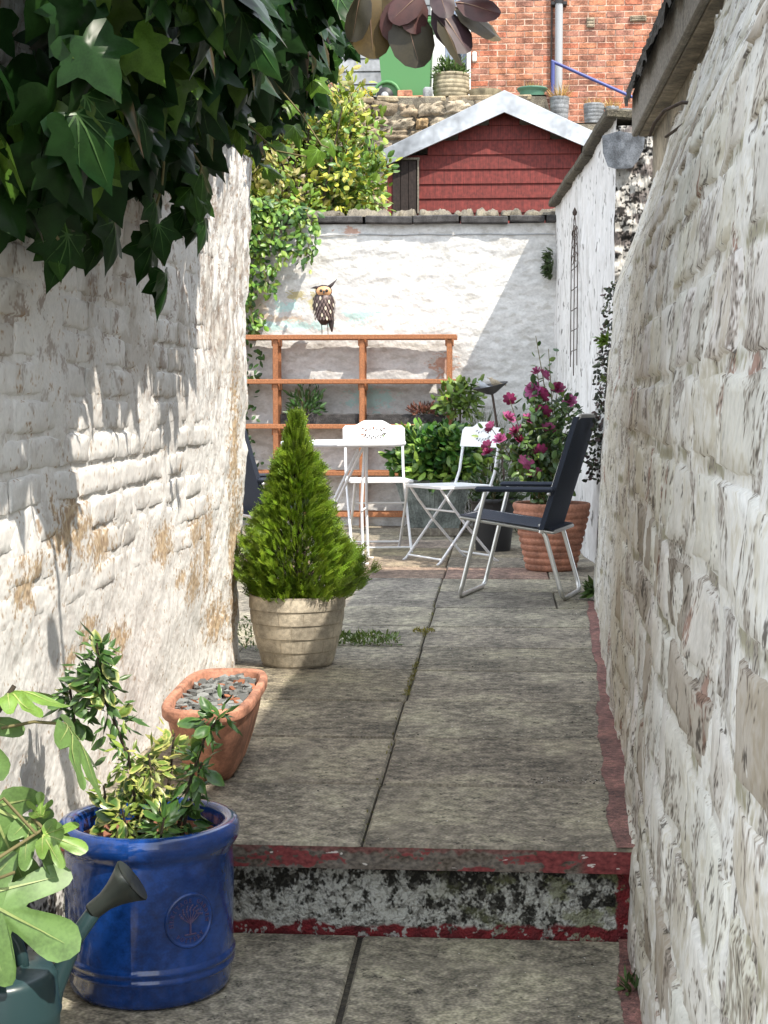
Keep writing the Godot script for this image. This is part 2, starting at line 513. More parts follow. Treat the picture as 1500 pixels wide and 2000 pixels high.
# ---------- ground
func build_ground() -> void:
	var mb := MB.new()
	mb.quad_o(Vector3(-4.5, -0.018, -3.3), Vector3(1.6, -0.018, -3.3), Vector3(1.6, -0.018, -12.4), Vector3(-4.5, -0.018, -12.4), Vector3.UP)
	var terrace := struct("terrace", mb.mesh(), M.bed)
	var ds := [3.27, 3.81, 4.35, 4.89, 5.46, 5.99, 6.55, 7.17, 7.78, 8.36, 8.94, 9.52, 10.1, 10.7, 11.3, 11.9]
	for r in ds.size() - 1:
		var d0: float = ds[r]
		var d1: float = ds[r + 1]
		var cols := [-0.28 + 0.004 * sin(r * 2.3), 0.8 if d0 > 7.3 else right_base(d1) + 0.06]
		var left := -0.28 - 0.68
		while left > (-2.9 if d0 > 5.4 else -0.9):
			cols.push_front(left)
			left -= 0.64
		cols.push_front(left if d0 > 5.4 else -1.0)
		for k in cols.size() - 1:
			var x0: float = cols[k]
			var x1: float = cols[k + 1]
			if x1 - x0 < 0.08: continue
			var cut := (k == cols.size() - 2) and r % 2 == 1 and r > 5
			var spans := [[x0, x1]]
			if cut and x1 - x0 > 0.7: spans = [[x0, x0 + 0.56], [x0 + 0.56, x1]]
			for sp in spans:
				var b := MB.new()
				var g := rr(0.004, 0.007)
				var tone := rr(0.78, 1.14)
				b.col = Color(tone, tone * rr(0.97, 1.0), tone * rr(0.94, 1.0))
				if d0 > 8.2 and d0 < 10.4 and sp[1] < 0.3: b.col = Color(tone * 1.12, tone * rr(0.8, 0.9), tone * rr(0.74, 0.86))
				elif d0 > 6.4 and d0 < 8.0: b.col = Color(tone * 0.9, tone * 0.9, tone * rr(0.88, 0.98))
				var sz := Vector3(sp[1] - sp[0] - g, 0.05, d1 - d0 - rr(0.009, 0.016))
				var off := Vector3(rr(0.0, 3.0), 0, rr(0.0, 3.0))
				b.box(off, sz, 0.006)
				var o := part(terrace, "paving_slab", b.mesh(), M.slab)
				var tilt := Basis.from_euler(Vector3(rr(-0.004, 0.004), 0, rr(-0.003, 0.003)))
				o.transform = Transform3D(tilt, Vector3((sp[0] + sp[1]) * 0.5, -0.025 + rr(-0.002, 0.0015), -(d0 + d1) * 0.5) - tilt * off)
	# lower level
	var lb := MB.new()
	lb.quad_o(Vector3(-1.3, -0.208, 1.5), Vector3(1.2, -0.208, 1.5), Vector3(1.2, -0.208, -3.3), Vector3(-1.3, -0.208, -3.3), Vector3.UP)
	var lower := struct("lower_floor", lb.mesh(), M.bed)
	var lds := [-1.2, -0.6, 0.0, 0.6, 1.2, 1.65, 2.2, 2.745, 3.295]
	for r in lds.size() - 1:
		for sp in [[-0.98, -0.287], [-0.281, 0.36]]:
			var b := MB.new()
			var tone := rr(0.9, 1.1)
			b.col = Color(tone, tone, tone * 0.97)
			var off := Vector3(rr(0.0, 3.0), 0, rr(0.0, 3.0))
			b.box(off, Vector3(sp[1] - sp[0] - 0.006, 0.05, lds[r + 1] - lds[r] - 0.006), 0.005)
			var o := part(lower, "paving_slab", b.mesh(), M.slab)
			o.position = Vector3((sp[0] + sp[1]) * 0.5, -0.225 + rr(-0.001, 0.001), -(lds[r] + lds[r + 1]) * 0.5) - off
	# step riser
	var x0 := -0.98
	var x1 := 0.33
	var tex := bake(1310, 170, func(u: float, v: float) -> Color:
		var x := lerpf(x0, x1, u)
		var y := lerpf(-0.2, -0.04, v)
		var a := n2(x * 4.0, y * 7.0)
		var b := n2(x * 22.0, y * 26.0)
		var c := n2(x * 70.0, y * 75.0)
		var c2 := n2(x * 130.0 + 9.0, y * 120.0)
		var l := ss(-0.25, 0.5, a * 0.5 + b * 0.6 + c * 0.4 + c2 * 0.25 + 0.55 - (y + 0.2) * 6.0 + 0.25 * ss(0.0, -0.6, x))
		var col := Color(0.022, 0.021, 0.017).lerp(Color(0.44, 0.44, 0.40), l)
		col = col.lerp(Color(0.17, 0.18, 0.09), 0.75 * ss(0.1, 0.6, n2(x * 6.0 + 40.0, y * 14.0) + 0.3 * c) * ss(-0.3, 0.2, x))
		col = col.lerp(Color(0.10, 0.095, 0.08), 0.5 * ss(0.2, 0.5, n2(x * 50.0, y * 50.0 + 8.0)))
		var red := maxf(ss(-0.168, -0.174, y + 0.008 * n2(x * 7.0, 3.0) + 0.004 * b), ss(0.253, 0.258, x + 0.004 * n2(y * 30.0, 1.0) + 0.002 * b))
		red *= 1.0 - 0.8 * ss(0.35, 0.55, n2(x * 26.0 + 4.0, y * 30.0) + 0.3 * c2)
		return col.lerp(Color(0.15 + 0.04 * b, 0.022, 0.025), red))
	var rb := MB.new()
	rb.sheet(260, 34, func(u: float, v: float) -> Vector3:
		var x := lerpf(x0, x1, u)
		var y := lerpf(-0.215, -0.03, v)
		return Vector3(x, y, -3.305 + 0.004 * n2(x * 8.0, y * 8.0) + 0.004 * n2(x * 30.0, y * 30.0)), Vector2.ZERO, Vector2.ONE, true)
	struct("step_riser", rb.mesh(), uv_mat(tex, grey_tex(1310, 170, noise_img(1310, 170, 0.13, 77, 3, FastNoiseLite.TYPE_SIMPLEX_SMOOTH, false)), 0.5))
	var etex := bake(1310, 40, func(u: float, v: float) -> Color:
		var x := lerpf(x0, x1, u)
		var c := n2(x * 60.0, v * 4.0)
		var col := Color(0.14, 0.12, 0.10) * (1.0 + 0.5 * c) + Color(0.03, 0.03, 0.03) * n2(x * 8.0, v)
		var red := ss(0.22, 0.4, n2(x * 5.5 + 2.6, v * 0.8) + 0.25 * c)
		red = maxf(red, ss(0.14, 0.17, x))
		red = maxf(red, 0.55 * ss(0.78, 0.9, v + 0.2 * n2(x * 20.0, 5.0)))
		col = col.lerp(Color(0.19, 0.045, 0.045) * (1.0 + 0.4 * c), red)
		return col.lerp(Color(0.6, 0.57, 0.53), ss(0.92, 0.97, n2(x * 16.0 + 7.7, v * 2.0))))
	var eb := MB.new()
	eb.sheet(200, 4, func(u: float, v: float) -> Vector3:
		var x := lerpf(x0, x1 + 0.03, u)
		return Vector3(x, lerpf(-0.05, -0.003, v), -3.2665 + 0.0012 * n2(x * 14.0, v)), Vector2.ZERO, Vector2.ONE, true)
	struct("painted_step_edge", eb.mesh(), uv_mat(etex, null, 0.0, 0.8))
	# worn red paint along the foot of the right wall
	for lev in [[0.0045, 3.275, 7.4], [-0.1955, 1.2, 3.292]]:
		var pb := MB.new()
		var n := 300
		for i in n:
			var a := lerpf(lev[1], lev[2], float(i) / n)
			var b := lerpf(lev[1], lev[2], float(i + 1) / n)
			var wa := 0.042 + 0.012 * n2(a * 2.0, lev[0] * 40.0) + 0.0025 * n2(a * 14.0, 2.0)
			var wb := 0.042 + 0.012 * n2(b * 2.0, lev[0] * 40.0) + 0.0025 * n2(b * 14.0, 2.0)
			if a > 4.9: 
				wa *= 0.7; wb *= 0.7
			pb.quad_o(Vector3(right_base(a) - wa, lev[0], -a), Vector3(right_base(a) + 0.06, lev[0], -a), Vector3(right_base(b) + 0.06, lev[0], -b), Vector3(right_base(b) - wb, lev[0], -b), Vector3.UP)
		struct("red_paint_line", pb.mesh(), M.redpaint)

# ---------- left wall
const US := [0.0, 0.03, 0.2, 0.4, 0.6, 0.8, 0.97, 1.0]
const VS := [0.0, 0.1, 0.35, 0.65, 0.9, 1.0]
const US2 := [0.0, 0.04, 0.15, 0.3, 0.5, 0.7, 0.85, 0.96, 1.0]
const VS2 := [0.0, 0.08, 0.27, 0.5, 0.73, 0.92, 1.0]
func build_left_wall() -> void:
	var d0 := 2.0
	var d1 := 5.64
	var h0 := -0.22
	var h1 := 1.78
	var st := [[3.3, 0.66, 0.22, 0.09], [4.31, 0.54, 0.16, 0.07], [4.75, 0.53, 0.2, 0.08], [4.75, 0.39, 0.2, 0.1], [3.45, 0.42, 0.1, 0.04], [3.78, 0.35, 0.12, 0.06], [5.18, 0.21, 0.25, 0.1], [5.5, 0.37, 0.16, 0.4], [4.52, 0.42, 0.08, 0.04], [3.0, 0.57, 0.12, 0.07], [3.32, 0.38, 0.08, 0.03], [5.0, 0.46, 0.1, 0.2], [3.55, 0.6, 0.2, 0.06], [5.45, 0.75, 0.12, 0.3]]
	var t := bake(1180, 640, func(u: float, v: float) -> Color:
		var d := lerpf(d0, d1, u)
		var h := lerpf(h0, h1, v)
		var f := n2(d * 14.0, h * 14.0)
		var ff := n2(d * 48.0, h * 48.0)
		var fi := n2(d * 130.0, h * 120.0)
		var l := 0.73 + 0.05 * n2(d * 1.7, h * 2.2) + 0.04 * f + 0.04 * ff + 0.05 * fi
		var col := Color(l, l * 0.985, l * 0.955)
		# grey and brown grime on the brick part
		var up := ss(0.75, 1.15, h)
		var gm := ss(0.05, 0.55, n2(d * 2.4 + 8.0, h * 2.0) + 0.4 * f) * up
		col = col.lerp(Color(0.40, 0.36, 0.31), 0.6 * gm)
		var fl := ss(0.5, 0.62, n2(d * 9.0 + 20.0, h * 9.0) + 0.4 * ff + 0.35 * fi)
		col = col.lerp(Color(0.27, 0.21, 0.175), 0.75 * fl * (0.35 + 0.65 * up))
		# shade streaks of grazing sun, painted into the colour near the broken end
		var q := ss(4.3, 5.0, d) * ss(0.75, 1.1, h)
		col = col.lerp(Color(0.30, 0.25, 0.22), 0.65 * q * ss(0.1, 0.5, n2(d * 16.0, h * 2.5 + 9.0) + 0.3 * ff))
		# ochre where the limewash has come away
		var m := 0.0
		for s in st:
			var e := Vector2((d - s[0]) / s[2], (h - s[1]) / s[3]).length()
			if e < 1.6: m = maxf(m, 1.25 - e)
		m = ss(0.35, 0.7, m + 0.45 * f + 0.45 * ff + 0.35 * fi - 0.1)
		col = col.lerp(Color(0.50, 0.36, 0.20).lerp(Color(0.30, 0.19, 0.10), ss(0.0, 0.5, ff)), 0.85 * m)
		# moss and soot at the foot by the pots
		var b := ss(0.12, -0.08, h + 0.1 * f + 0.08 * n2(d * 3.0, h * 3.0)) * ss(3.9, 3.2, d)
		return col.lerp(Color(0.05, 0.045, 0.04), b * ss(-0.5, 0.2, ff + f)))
	var bump := grey_tex(1180, 640, noise_img(1180, 640, 0.11, 5, 4, FastNoiseLite.TYPE_SIMPLEX_SMOOTH, false))
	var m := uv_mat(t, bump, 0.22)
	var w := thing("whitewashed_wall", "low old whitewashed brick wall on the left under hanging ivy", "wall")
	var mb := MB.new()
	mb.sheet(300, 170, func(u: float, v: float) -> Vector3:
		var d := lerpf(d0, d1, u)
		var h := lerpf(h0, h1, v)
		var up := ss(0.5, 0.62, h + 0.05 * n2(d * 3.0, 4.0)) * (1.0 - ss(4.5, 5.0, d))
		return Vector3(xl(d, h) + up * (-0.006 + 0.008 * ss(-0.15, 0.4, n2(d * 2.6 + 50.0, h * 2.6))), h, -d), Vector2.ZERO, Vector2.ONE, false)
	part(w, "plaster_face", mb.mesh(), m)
	var row := 0
	var h := 0.5
	while h < 1.72:
		var d := 2.35 - (0.115 if row % 2 else 0.0) + rr(-0.02, 0.02)
		while d < 4.75 + 0.25 * sin(row * 1.7):
			var len := rr(0.205, 0.235)
			var c0 := Vector2(d, h + rr(-0.003, 0.003))
			var c1 := Vector2(minf(d + len, 5.635), h + 0.066 + rr(-0.003, 0.003))
			d += len + 0.009
			if c1.x - c0.x < 0.05: continue
			var proud := rr(-0.0015, 0.0025)
			var sl := rr(-0.0025, 0.0025)
			var bb := MB.new()
			bb.sheet(7, 5, func(ui: float, vi: float) -> Vector3:
				var u: float = US[int(round(ui * 7.0))]
				var v: float = VS[int(round(vi * 5.0))]
				var dd := lerpf(c0.x, c1.x, u)
				var hh := lerpf(c0.y, c1.y, v) + 0.004 * n2(dd * 7.0, row * 3.0)
				var e := minf(minf(u, 1.0 - u) * (c1.x - c0.x), minf(v, 1.0 - v) * 0.066)
				return Vector3(xl(dd, hh) + proud + sl * (u - 0.5) - 0.0075 * (1.0 - ss(0.0, 0.006, e)) + 0.001 * n2(dd * 30.0, hh * 30.0), hh, -dd),
				Vector2((c0.x - d0) / (d1 - d0), (c0.y - h0) / (h1 - h0)), Vector2((c1.x - d0) / (d1 - d0), (c1.y - h0) / (h1 - h0)))
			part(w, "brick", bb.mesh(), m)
		h += 0.0735
		row += 1
	var cb := MB.new()
	cb.box(Vector3(-1.11, 0.76, -3.8), Vector3(0.3, 1.98, 3.62), 0.01)
	cb.box(Vector3(-1.1, 0.76, -5.612), Vector3(0.28, 1.96, 0.04), 0.01)
	part(w, "wall_core", cb.mesh(), M.mortarcap)

# ---------- right wall
func build_right_wall() -> void:
	var d0 := 0.9
	var d1 := 7.5
	var h0 := -0.22
	var h1 := 2.0
	var rows := []
	var hh := -0.22
	while hh < 1.95:
		rows.append(hh)
		hh += rr(0.105, 0.15)
	rows.append(2.03)
	var lr := log(d1 / d0)
	var t := bake(2040, 700, func(u: float, v: float) -> Color:
		var d := d0 * exp(u * lr)
		var h := lerpf(h0, h1, v)
		var f := n2(d * 8.0 + 3.0, h * 10.0)
		var ff := n2(d * 40.0, h * 32.0)
		var g := n2(d * 1.1 + 9.0, h * 1.7)
		var fi := n2(d * 120.0 + 7.0, h * 105.0)
		var l := 0.69 + 0.06 * g + 0.05 * f + 0.05 * ff + 0.06 * fi
		var col := Color(l, l * 0.985, l * 0.93)
		var far := ss(3.2, 3.9, d + 1.1 * n2(d * 0.7 + 2.0, h * 1.1) + 0.5 * f)
		# dirty beige where the wash has thinned
		col = col.lerp(Color(0.46, 0.42, 0.33), 0.7 * ss(-0.2, 0.5, g * 0.6 + f * 0.45 + ff * 0.45 + fi * 0.3 + 0.45 * far - 0.2))
		# algae in the bed joints
		var near := 1.0
		for r in rows: near = minf(near, absf(h - r - 0.008 * n2(d * 3.0, r * 9.0)))
		col = col.lerp(Color(0.22, 0.20, 0.11), 0.75 * ss(0.018, 0.004, near) * ss(-0.05, 0.5, n2(d * 2.5, h * 2.0 + 60.0) + 0.3 * ff))
		# bare stone
		var fl := ss(0.45, 0.56, n2(d * 6.5 + 11.0, h * 6.0) + 0.5 * ff + 0.4 * fi - 0.1 * ss(1.0, 1.5, h))
		var stone := Color(0.25, 0.21, 0.18).lerp(Color(0.36, 0.33, 0.29), ss(-0.4, 0.4, ff))
		stone = stone.lerp(Color(0.30, 0.13, 0.085), 0.7 * ss(0.6, 0.75, n2(d * 2.0 + 90.0, h * 3.0)))
		col = col.lerp(stone, 0.85 * fl)
		var dk := ss(0.55, 0.7, fi + 0.5 * ff) * ss(0.2, 0.5, n2(d * 6.5 + 11.0, h * 6.0) + 0.4 * ff)
		dk = maxf(dk, ss(0.86, 0.92, n2(d * 12.0 + 33.0, h * 9.0) + 0.25 * fi))
		return col.lerp(Color(0.07, 0.06, 0.05), dk * 0.85))
	var bump := grey_tex(1480, 510, noise_img(1480, 510, 0.1, 15, 4, FastNoiseLite.TYPE_SIMPLEX_SMOOTH, false))
	var m := uv_mat(t, bump, 0.35)
	var w := thing("stone_wall", "tall rough whitewashed stone wall on the right with flaking paint", "wall")
	var mb := MB.new()
	mb.sheet(560, 180, func(u: float, v: float) -> Vector3:
		var d := d0 * exp(u * lr)
		var h := lerpf(h0, h1, v)
		var x := xr(d, h) + 0.004 * (1.0 - ss(4.4, 4.8, d)) - 0.006 * ss(0.1, 0.6, n2(d * 2.2 + 50.0, h * 2.2))
		h += pow(v, 8.0) * 0.045 * n2(d * 2.4, 8.0)
		return Vector3(x, h, -d), Vector2.ZERO, Vector2.ONE, true)
	part(w, "plaster_face", mb.mesh(), m)
	for r in rows.size() - 1:
		var d := 1.15 + rr(0.0, 0.2)
		while d < 4.7:
			var len := rr(0.17, 0.36)
			var c0 := Vector2(d, rows[r] + 0.006)
			var c1 := Vector2(d + len, rows[r + 1] - 0.006)
			d += len + rr(0.012, 0.022)
			var hgt := c1.y - c0.y
			var proud := rr(-0.001, 0.005)
			var sl := rr(-0.006, 0.006)
			var sv := rr(-0.003, 0.003)
			var sd := rr(0, 90)
			var bb := MB.new()
			var tone := rr(0.86, 1.04)
			bb.col = Color(tone, tone * rr(0.97, 1.0), tone * rr(0.93, 1.0))
			if rng.randf() < 0.13: bb.col = Color(0.60, 0.55, 0.50) * rr(0.85, 1.15)
			bb.sheet(8, 6, func(ui: float, vi: float) -> Vector3:
				var u: float = US2[int(round(ui * 8.0))]
				var v: float = VS2[int(round(vi * 6.0))]
				var dd := lerpf(c0.x, c1.x, u) + 0.012 * n2(sd, v * 1.5)
				var y := lerpf(c0.y, c1.y, v) + 0.008 * n2(dd * 3.0, c0.y * 9.0 + v)
				var e := minf(minf(u, 1.0 - u) * len, minf(v, 1.0 - v) * hgt)
				return Vector3(xr(dd, y) - proud - sl * (u - 0.5) - sv * (v - 0.5) + 0.013 * (1.0 - ss(0.0, 0.009, e)) - 0.0025 * n2(dd * 16.0 + sd, y * 16.0), y, -dd),
				Vector2(log(c0.x / d0) / lr, (c0.y - h0) / (h1 - h0)), Vector2(log(c1.x / d0) / lr, (c1.y - h0) / (h1 - h0)), true)
			part(w, "wall_stone", bb.mesh(), m)
	# rough top and core
	var tb := MB.new()
	tb.sheet(160, 5, func(u: float, v: float) -> Vector3:
		var d := lerpf(d0, d1, u)
		return Vector3(xr(d, h1) - 0.01 + v * 0.32, h1 + 0.045 * n2(d * 2.4, 8.0) - 0.004 + 0.02 * v + 0.012 * n2(d * 9.0, v * 4.0), -d), Vector2(0, 0.93), Vector2(1, 1), true)
	part(w, "wall_top", tb.mesh(), m)
	var cb := MB.new()
	var dm := (d0 + d1) * 0.5
	var turn := Basis(Vector3.UP, -atan(0.0388))
	cb.box(Vector3(right_base(dm) + 0.40, 0.85, -dm), Vector3(0.24, 2.1, 6.5), 0.01, turn)
	part(w, "wall_core", cb.mesh(), M.mortarcap)

# ---------- back wall
func build_back_wall() -> void:
	var x0 := -3.4
	var x1 := 0.47
	var h0 := -0.03
	var h1 := 2.25
	var tq := [[-1.55, 1.64, 0.12, 0.05], [-1.02, 1.58, 0.14, 0.07], [-1.45, 1.5, 0.28, 0.04], [-1.72, 1.5, 0.1, 0.04], [-0.95, 0.95, 0.2, 0.1]]
	var oc := [[-1.78, 1.62, 0.09, 0.2, 0], [-1.5, 1.72, 0.1, 0.04, 1], [-1.36, 1.68, 0.05, 0.08, 1], [-1.6, 1.55, 0.25, 0.03, 0], [-1.1, 2.2, 0.1, 0.03, 2], [-0.4, 1.2, 0.1, 0.1, 2], [-1.6, 2.2, 0.12, 0.05, 0]]
	var t := bake(1160, 690, func(u: float, v: float) -> Color:
		var x := lerpf(x0, x1, u)
		var h := lerpf(h0, h1, v)
		var f := n2(x * 9.0, h * 16.0)
		var ff := n2(x * 36.0, h * 50.0)
		var l := 0.63 + 0.05 * n2(x * 1.5, h * 1.5) + 0.07 * f + 0.05 * ff
		var col := Color(l, l * 0.99, l * 0.965)
		col = col.lerp(Color(0.42, 0.40, 0.36), 0.5 * ss(0.42, 0.62, n2(x * 6.0 + 5.0, h * 13.0) + 0.3 * ff))
		for s in oc:
			var e := Vector2((x - s[0]) / s[2], (h - s[1]) / s[3]).length()
			if e < 1.7:
				var k := ss(0.25, 0.6, 1.2 - e + 0.5 * f + 0.3 * ff)
				col = col.lerp([Color(0.50, 0.40, 0.30), Color(0.42, 0.36, 0.16), Color(0.45, 0.24, 0.16)][s[4]], 0.8 * k)
		for s in tq:
			var e := Vector2((x - s[0]) / s[2], (h - s[1]) / s[3]).length()
			if e < 1.7:
				col = col.lerp(Color(0.42, 0.62, 0.60), 0.8 * ss(0.3, 0.6, 1.2 - e + 0.5 * f + 0.4 * ff))
		return col)
	var bump := grey_tex(1160, 690, noise_img(1160, 690, 0.09, 25, 4, FastNoiseLite.TYPE_SIMPLEX_SMOOTH, false))
	var m := uv_mat(t, bump, 0.3)
	var w := thing("yard_end_wall", "white plastered end wall behind the shelf unit with a dark coping", "wall")
	var mb := MB.new()
	mb.sheet(360, 210, func(u: float, v: float) -> Vector3:
		var x := lerpf(x0, x1, u)
		var h := lerpf(h0, h1, v)
		return Vector3(x, h, zb(x, h)), Vector2.ZERO, Vector2.ONE, true)
	part(w, "plaster_face", mb.mesh(), m)
	var cb := MB.new()
	cb.box(Vector3(-1.4, 1.1, -12.08), Vector3(4.1, 2.28, 0.26), 0.01)
	part(w, "wall_core", cb.mesh(), M.mortarcap)
	var x := -3.4
	while x < 0.42:
		var len := rr(0.24, 0.5)
		var b := MB.new()
		b.col = Color(1, 1, 1) * rr(0.7, 1.5)
		b.box(Vector3.ZERO, Vector3(len - 0.012, rr(0.045, 0.06), 0.36), 0.008)
		var o := part(w, "coping_slate", b.mesh(), M.slate)
		o.position = Vector3(x + len * 0.5, 2.275 + rr(-0.008, 0.008), -12.02 + rr(-0.015, 0.02))
		o.rotation = Vector3(rr(-0.02, 0.03), rr(-0.03, 0.03), rr(-0.025, 0.025))
		x += len
	x = -3.4
	while x < 0.42:
		var len := rr(0.14, 0.4)
		var b := MB.new()
		var sd := rr(0, 50)
		b.col = Color(1, 1, 1) * rr(0.7, 1.25)
		b.sheet(14, 8, func(u: float, v: float) -> Vector3:
			var a := v * PI
			var q := 0.02 * n2(u * 3.0 + sd, v * 3.0) + 0.01 * n2(u * 12.0 + sd, v * 9.0)
			var edge := minf(1.0, minf(u, 1.0 - u) * 9.0 + 0.35)
			return Vector3(u * (len - 0.008), sin(a) * (0.055 + q) * edge, cos(a) * (0.165 + q) * edge))
		var o := part(w, "mortar_cap", b.mesh(), M.mortarcap)
		o.position = Vector3(x, 2.302, -12.03)
		x += len

# ---------- far right wall
func fw(t: float, h: float) -> Vector3:
	var a := Vector3(0.43, h, -11.9)
	var b := Vector3(0.60, h, -8.25)
	var p := a.lerp(b, t)
	p.x += 0.012 * n2(t * 3.0, h + 9.0) + 0.005 * n2(t * 12.0, h * 4.0) + 0.002 * n2(t * 50.0, h * 16.0)
	return p
func build_far_wall() -> void:
	var t := bake(640, 400, func(u: float, v: float) -> Color:
		var s := u * 3.65
		var h := v * 2.4
		var f := n2(s * 7.0, h * 2.2)
		var ff := n2(s * 26.0, h * 22.0)
		var l := 0.72 + 0.06 * f + 0.04 * ff
		var col := Color(l, l * 0.99, l * 0.975)
		col = col.lerp(Color(0.34, 0.32, 0.29), 0.35 * ss(0.3, 0.7, n2(s * 7.0 + 4.0, h * 1.3) + 0.2 * ff))
		return col.lerp(Color(0.10, 0.09, 0.08), 0.8 * ss(0.75, 0.85, n2(s * 6.0 + 14.0, h * 6.0) + 0.25 * ff)))
	var bump := grey_tex(512, 320, noise_img(512, 320, 0.1, 35, 4, FastNoiseLite.TYPE_SIMPLEX_SMOOTH, false))
	var w := thing("garden_wall", "smooth white wall on the right behind the rose, with sloping stone coping", "wall")
	var mb := MB.new()
	mb.sheet(160, 110, func(u: float, v: float) -> Vector3: return fw(u, v * 2.4 - 0.03), Vector2.ZERO, Vector2.ONE, true)
	part(w, "plaster_face", mb.mesh(), uv_mat(t, bump, 0.25))
	var et := bake(300, 420, func(u: float, v: float) -> Color:
		var x := u * 0.9
		var h := v * 2.4
		var f := n2(x * 9.0, h * 12.0 + 40.0)
		var ff := n2(x * 34.0, h * 46.0)
		var col := Color(0.56, 0.54, 0.50) * (1.0 + 0.15 * ff)
		col = col.lerp(Color(0.20, 0.17, 0.16), 0.9 * ss(0.12, 0.3, n2(x * 5.0 + 3.0, h * 7.0) + 0.3 * f))
		return col.lerp(Color(0.035, 0.032, 0.03), ss(0.2, 0.4, f * 0.7 + ff * 0.6)))
	var eb := MB.new()
	eb.sheet(70, 170, func(u: float, v: float) -> Vector3:
		var x := 0.597 + u * 0.9
		var h := v * 2.36 - 0.03
		return Vector3(x, h, -8.245 + 0.012 * n2(x * 6.0, h * 6.0) + 0.012 * n2(x * 18.0, h * 18.0)), Vector2.ZERO, Vector2.ONE, true)
	part(w, "end_face", eb.mesh(), uv_mat(et, bump, 1.0), "blotched black and white end of the wall")
	var cb := MB.new()
	cb.box(Vector3(0.66, 1.15, -10.1), Vector3(0.2, 2.35, 3.6), 0.01, Basis(Vector3.UP, 0.0466))
	cb.box(Vector3(1.06, 1.15, -8.38), Vector3(0.86, 2.35, 0.2), 0.01)  # unseen extension, added so no light leaks past the wall end
	part(w, "wall_core", cb.mesh(), M.mortarcap)
	for i in 6:
		var a := fw(i / 6.0, 2.385)
		var b := fw((i + 1) / 6.0, 2.385)
		var s := MB.new()
		s.col = Color.WHITE * rr(0.75, 1.3)
		s.box(Vector3.ZERO, Vector3(0.32, 0.05, 0.6), 0.01)
		var o := part(w, "coping_slab", s.mesh(), M.copingstone)
		o.position = (a + b) * 0.5 + Vector3(0.105, rr(-0.008, 0.008), 0)
		o.rotation = Vector3(rr(-0.02, 0.02), 0.0466 + rr(-0.02, 0.02), -0.06 + rr(-0.03, 0.03))
	# lead flashing
	var lt := thing("lead_flashing", "folded grey lead sheet on the blotched end of the white wall", "flashing", Vector3(0.63, 2.19, -8.215))
	var lb := MB.new()
	var ring := [Vector2(-0.105, 0.085), Vector2(-0.02, 0.105), Vector2(0.06, 0.09), Vector2(0.11, 0.075), Vector2(0.105, 0.02), Vector2(0.075, -0.045), Vector2(0.045, -0.08), Vector2(-0.03, -0.085), Vector2(-0.075, -0.07), Vector2(-0.1, 0.0)]
	var f3 := func(q: Vector2, z: float) -> Vector3: return Vector3(q.x, q.y, z + 0.02 * cos(q.x * 14.0) - 0.06 * absf(q.x) + 0.1 * q.y * q.y)
	for z in [0.0, 0.006]:
		var c0 := lb.p(f3.call(Vector2.ZERO, z))
		for k in 10:
			var a := lb.p(f3.call(ring[k], z))
			var b := lb.p(f3.call(ring[(k + 1) % 10], z))
			lb.t3(c0, b, a)
	for k in 10: lb.quad_o(f3.call(ring[k], 0.0), f3.call(ring[(k + 1) % 10], 0.0), f3.call(ring[(k + 1) % 10], 0.006), f3.call(ring[k], 0.006), Vector3(ring[k].x, ring[k].y, 0))
	part(lt, "lead_sheet", lb.mesh(), M.lead)
	# wall trellis: slim dark metal obelisk panel
	var tr := thing("wall_trellis", "slim dark metal trellis hung on the white wall beside the rose", "trellis", fw(0.46, 1.157))
	var dir := (fw(1, 1) - fw(0, 1))
	dir.y = 0
	dir = dir.normalized()
	var off := Vector3(-0.025, 0, 0)
	for s in [-1.0, 0.0, 1.0]:
		var b := MB.new()
		var pts := []
		for k in 9:
			var y := k / 8.0
			var wd := 0.22 * (1.0 if y < 0.72 else maxf(0.06, 1.0 - pow((y - 0.72) / 0.28, 1.6)))
			pts.append(off + dir * wd * s + Vector3(0, y * 0.95 - (0.06 if s == 0.0 else 0.0), 0))
		b.tube(pts, 0.0035, 6)
		part(tr, "rod", b.mesh(), M.rust)
	for k in 5:
		var b := MB.new()
		var y := 0.1 + k * 0.13
		b.tube([off + dir * -0.225 + Vector3(0, y, 0), off + dir * 0.225 + Vector3(0, y, 0)], 0.003, 6)
		part(tr, "crossbar", b.mesh(), M.rust)
	for k in 4:
		for s in [-1.0, 1.0]:
			var b := MB.new()
			var pts := []
			for q in 11:
				var a := q / 10.0 * TAU * 0.8
				pts.append(off + dir * s * (0.11 + 0.075 * cos(a)) + Vector3(0, 0.68 + k * 0.055 + 0.026 * sin(a), 0))
			b.tube(pts, 0.003, 5)
			part(tr, "scroll", b.mesh(), M.rust)
	var fb := MB.new()
	fb.lathe([Vector2(0, 0), Vector2(0.012, 0.01), Vector2(0.016, 0.025), Vector2(0.008, 0.045), Vector2(0, 0.06)], 10, off + Vector3(0, 0.945, 0))
	part(tr, "finial", fb.mesh(), M.rust)

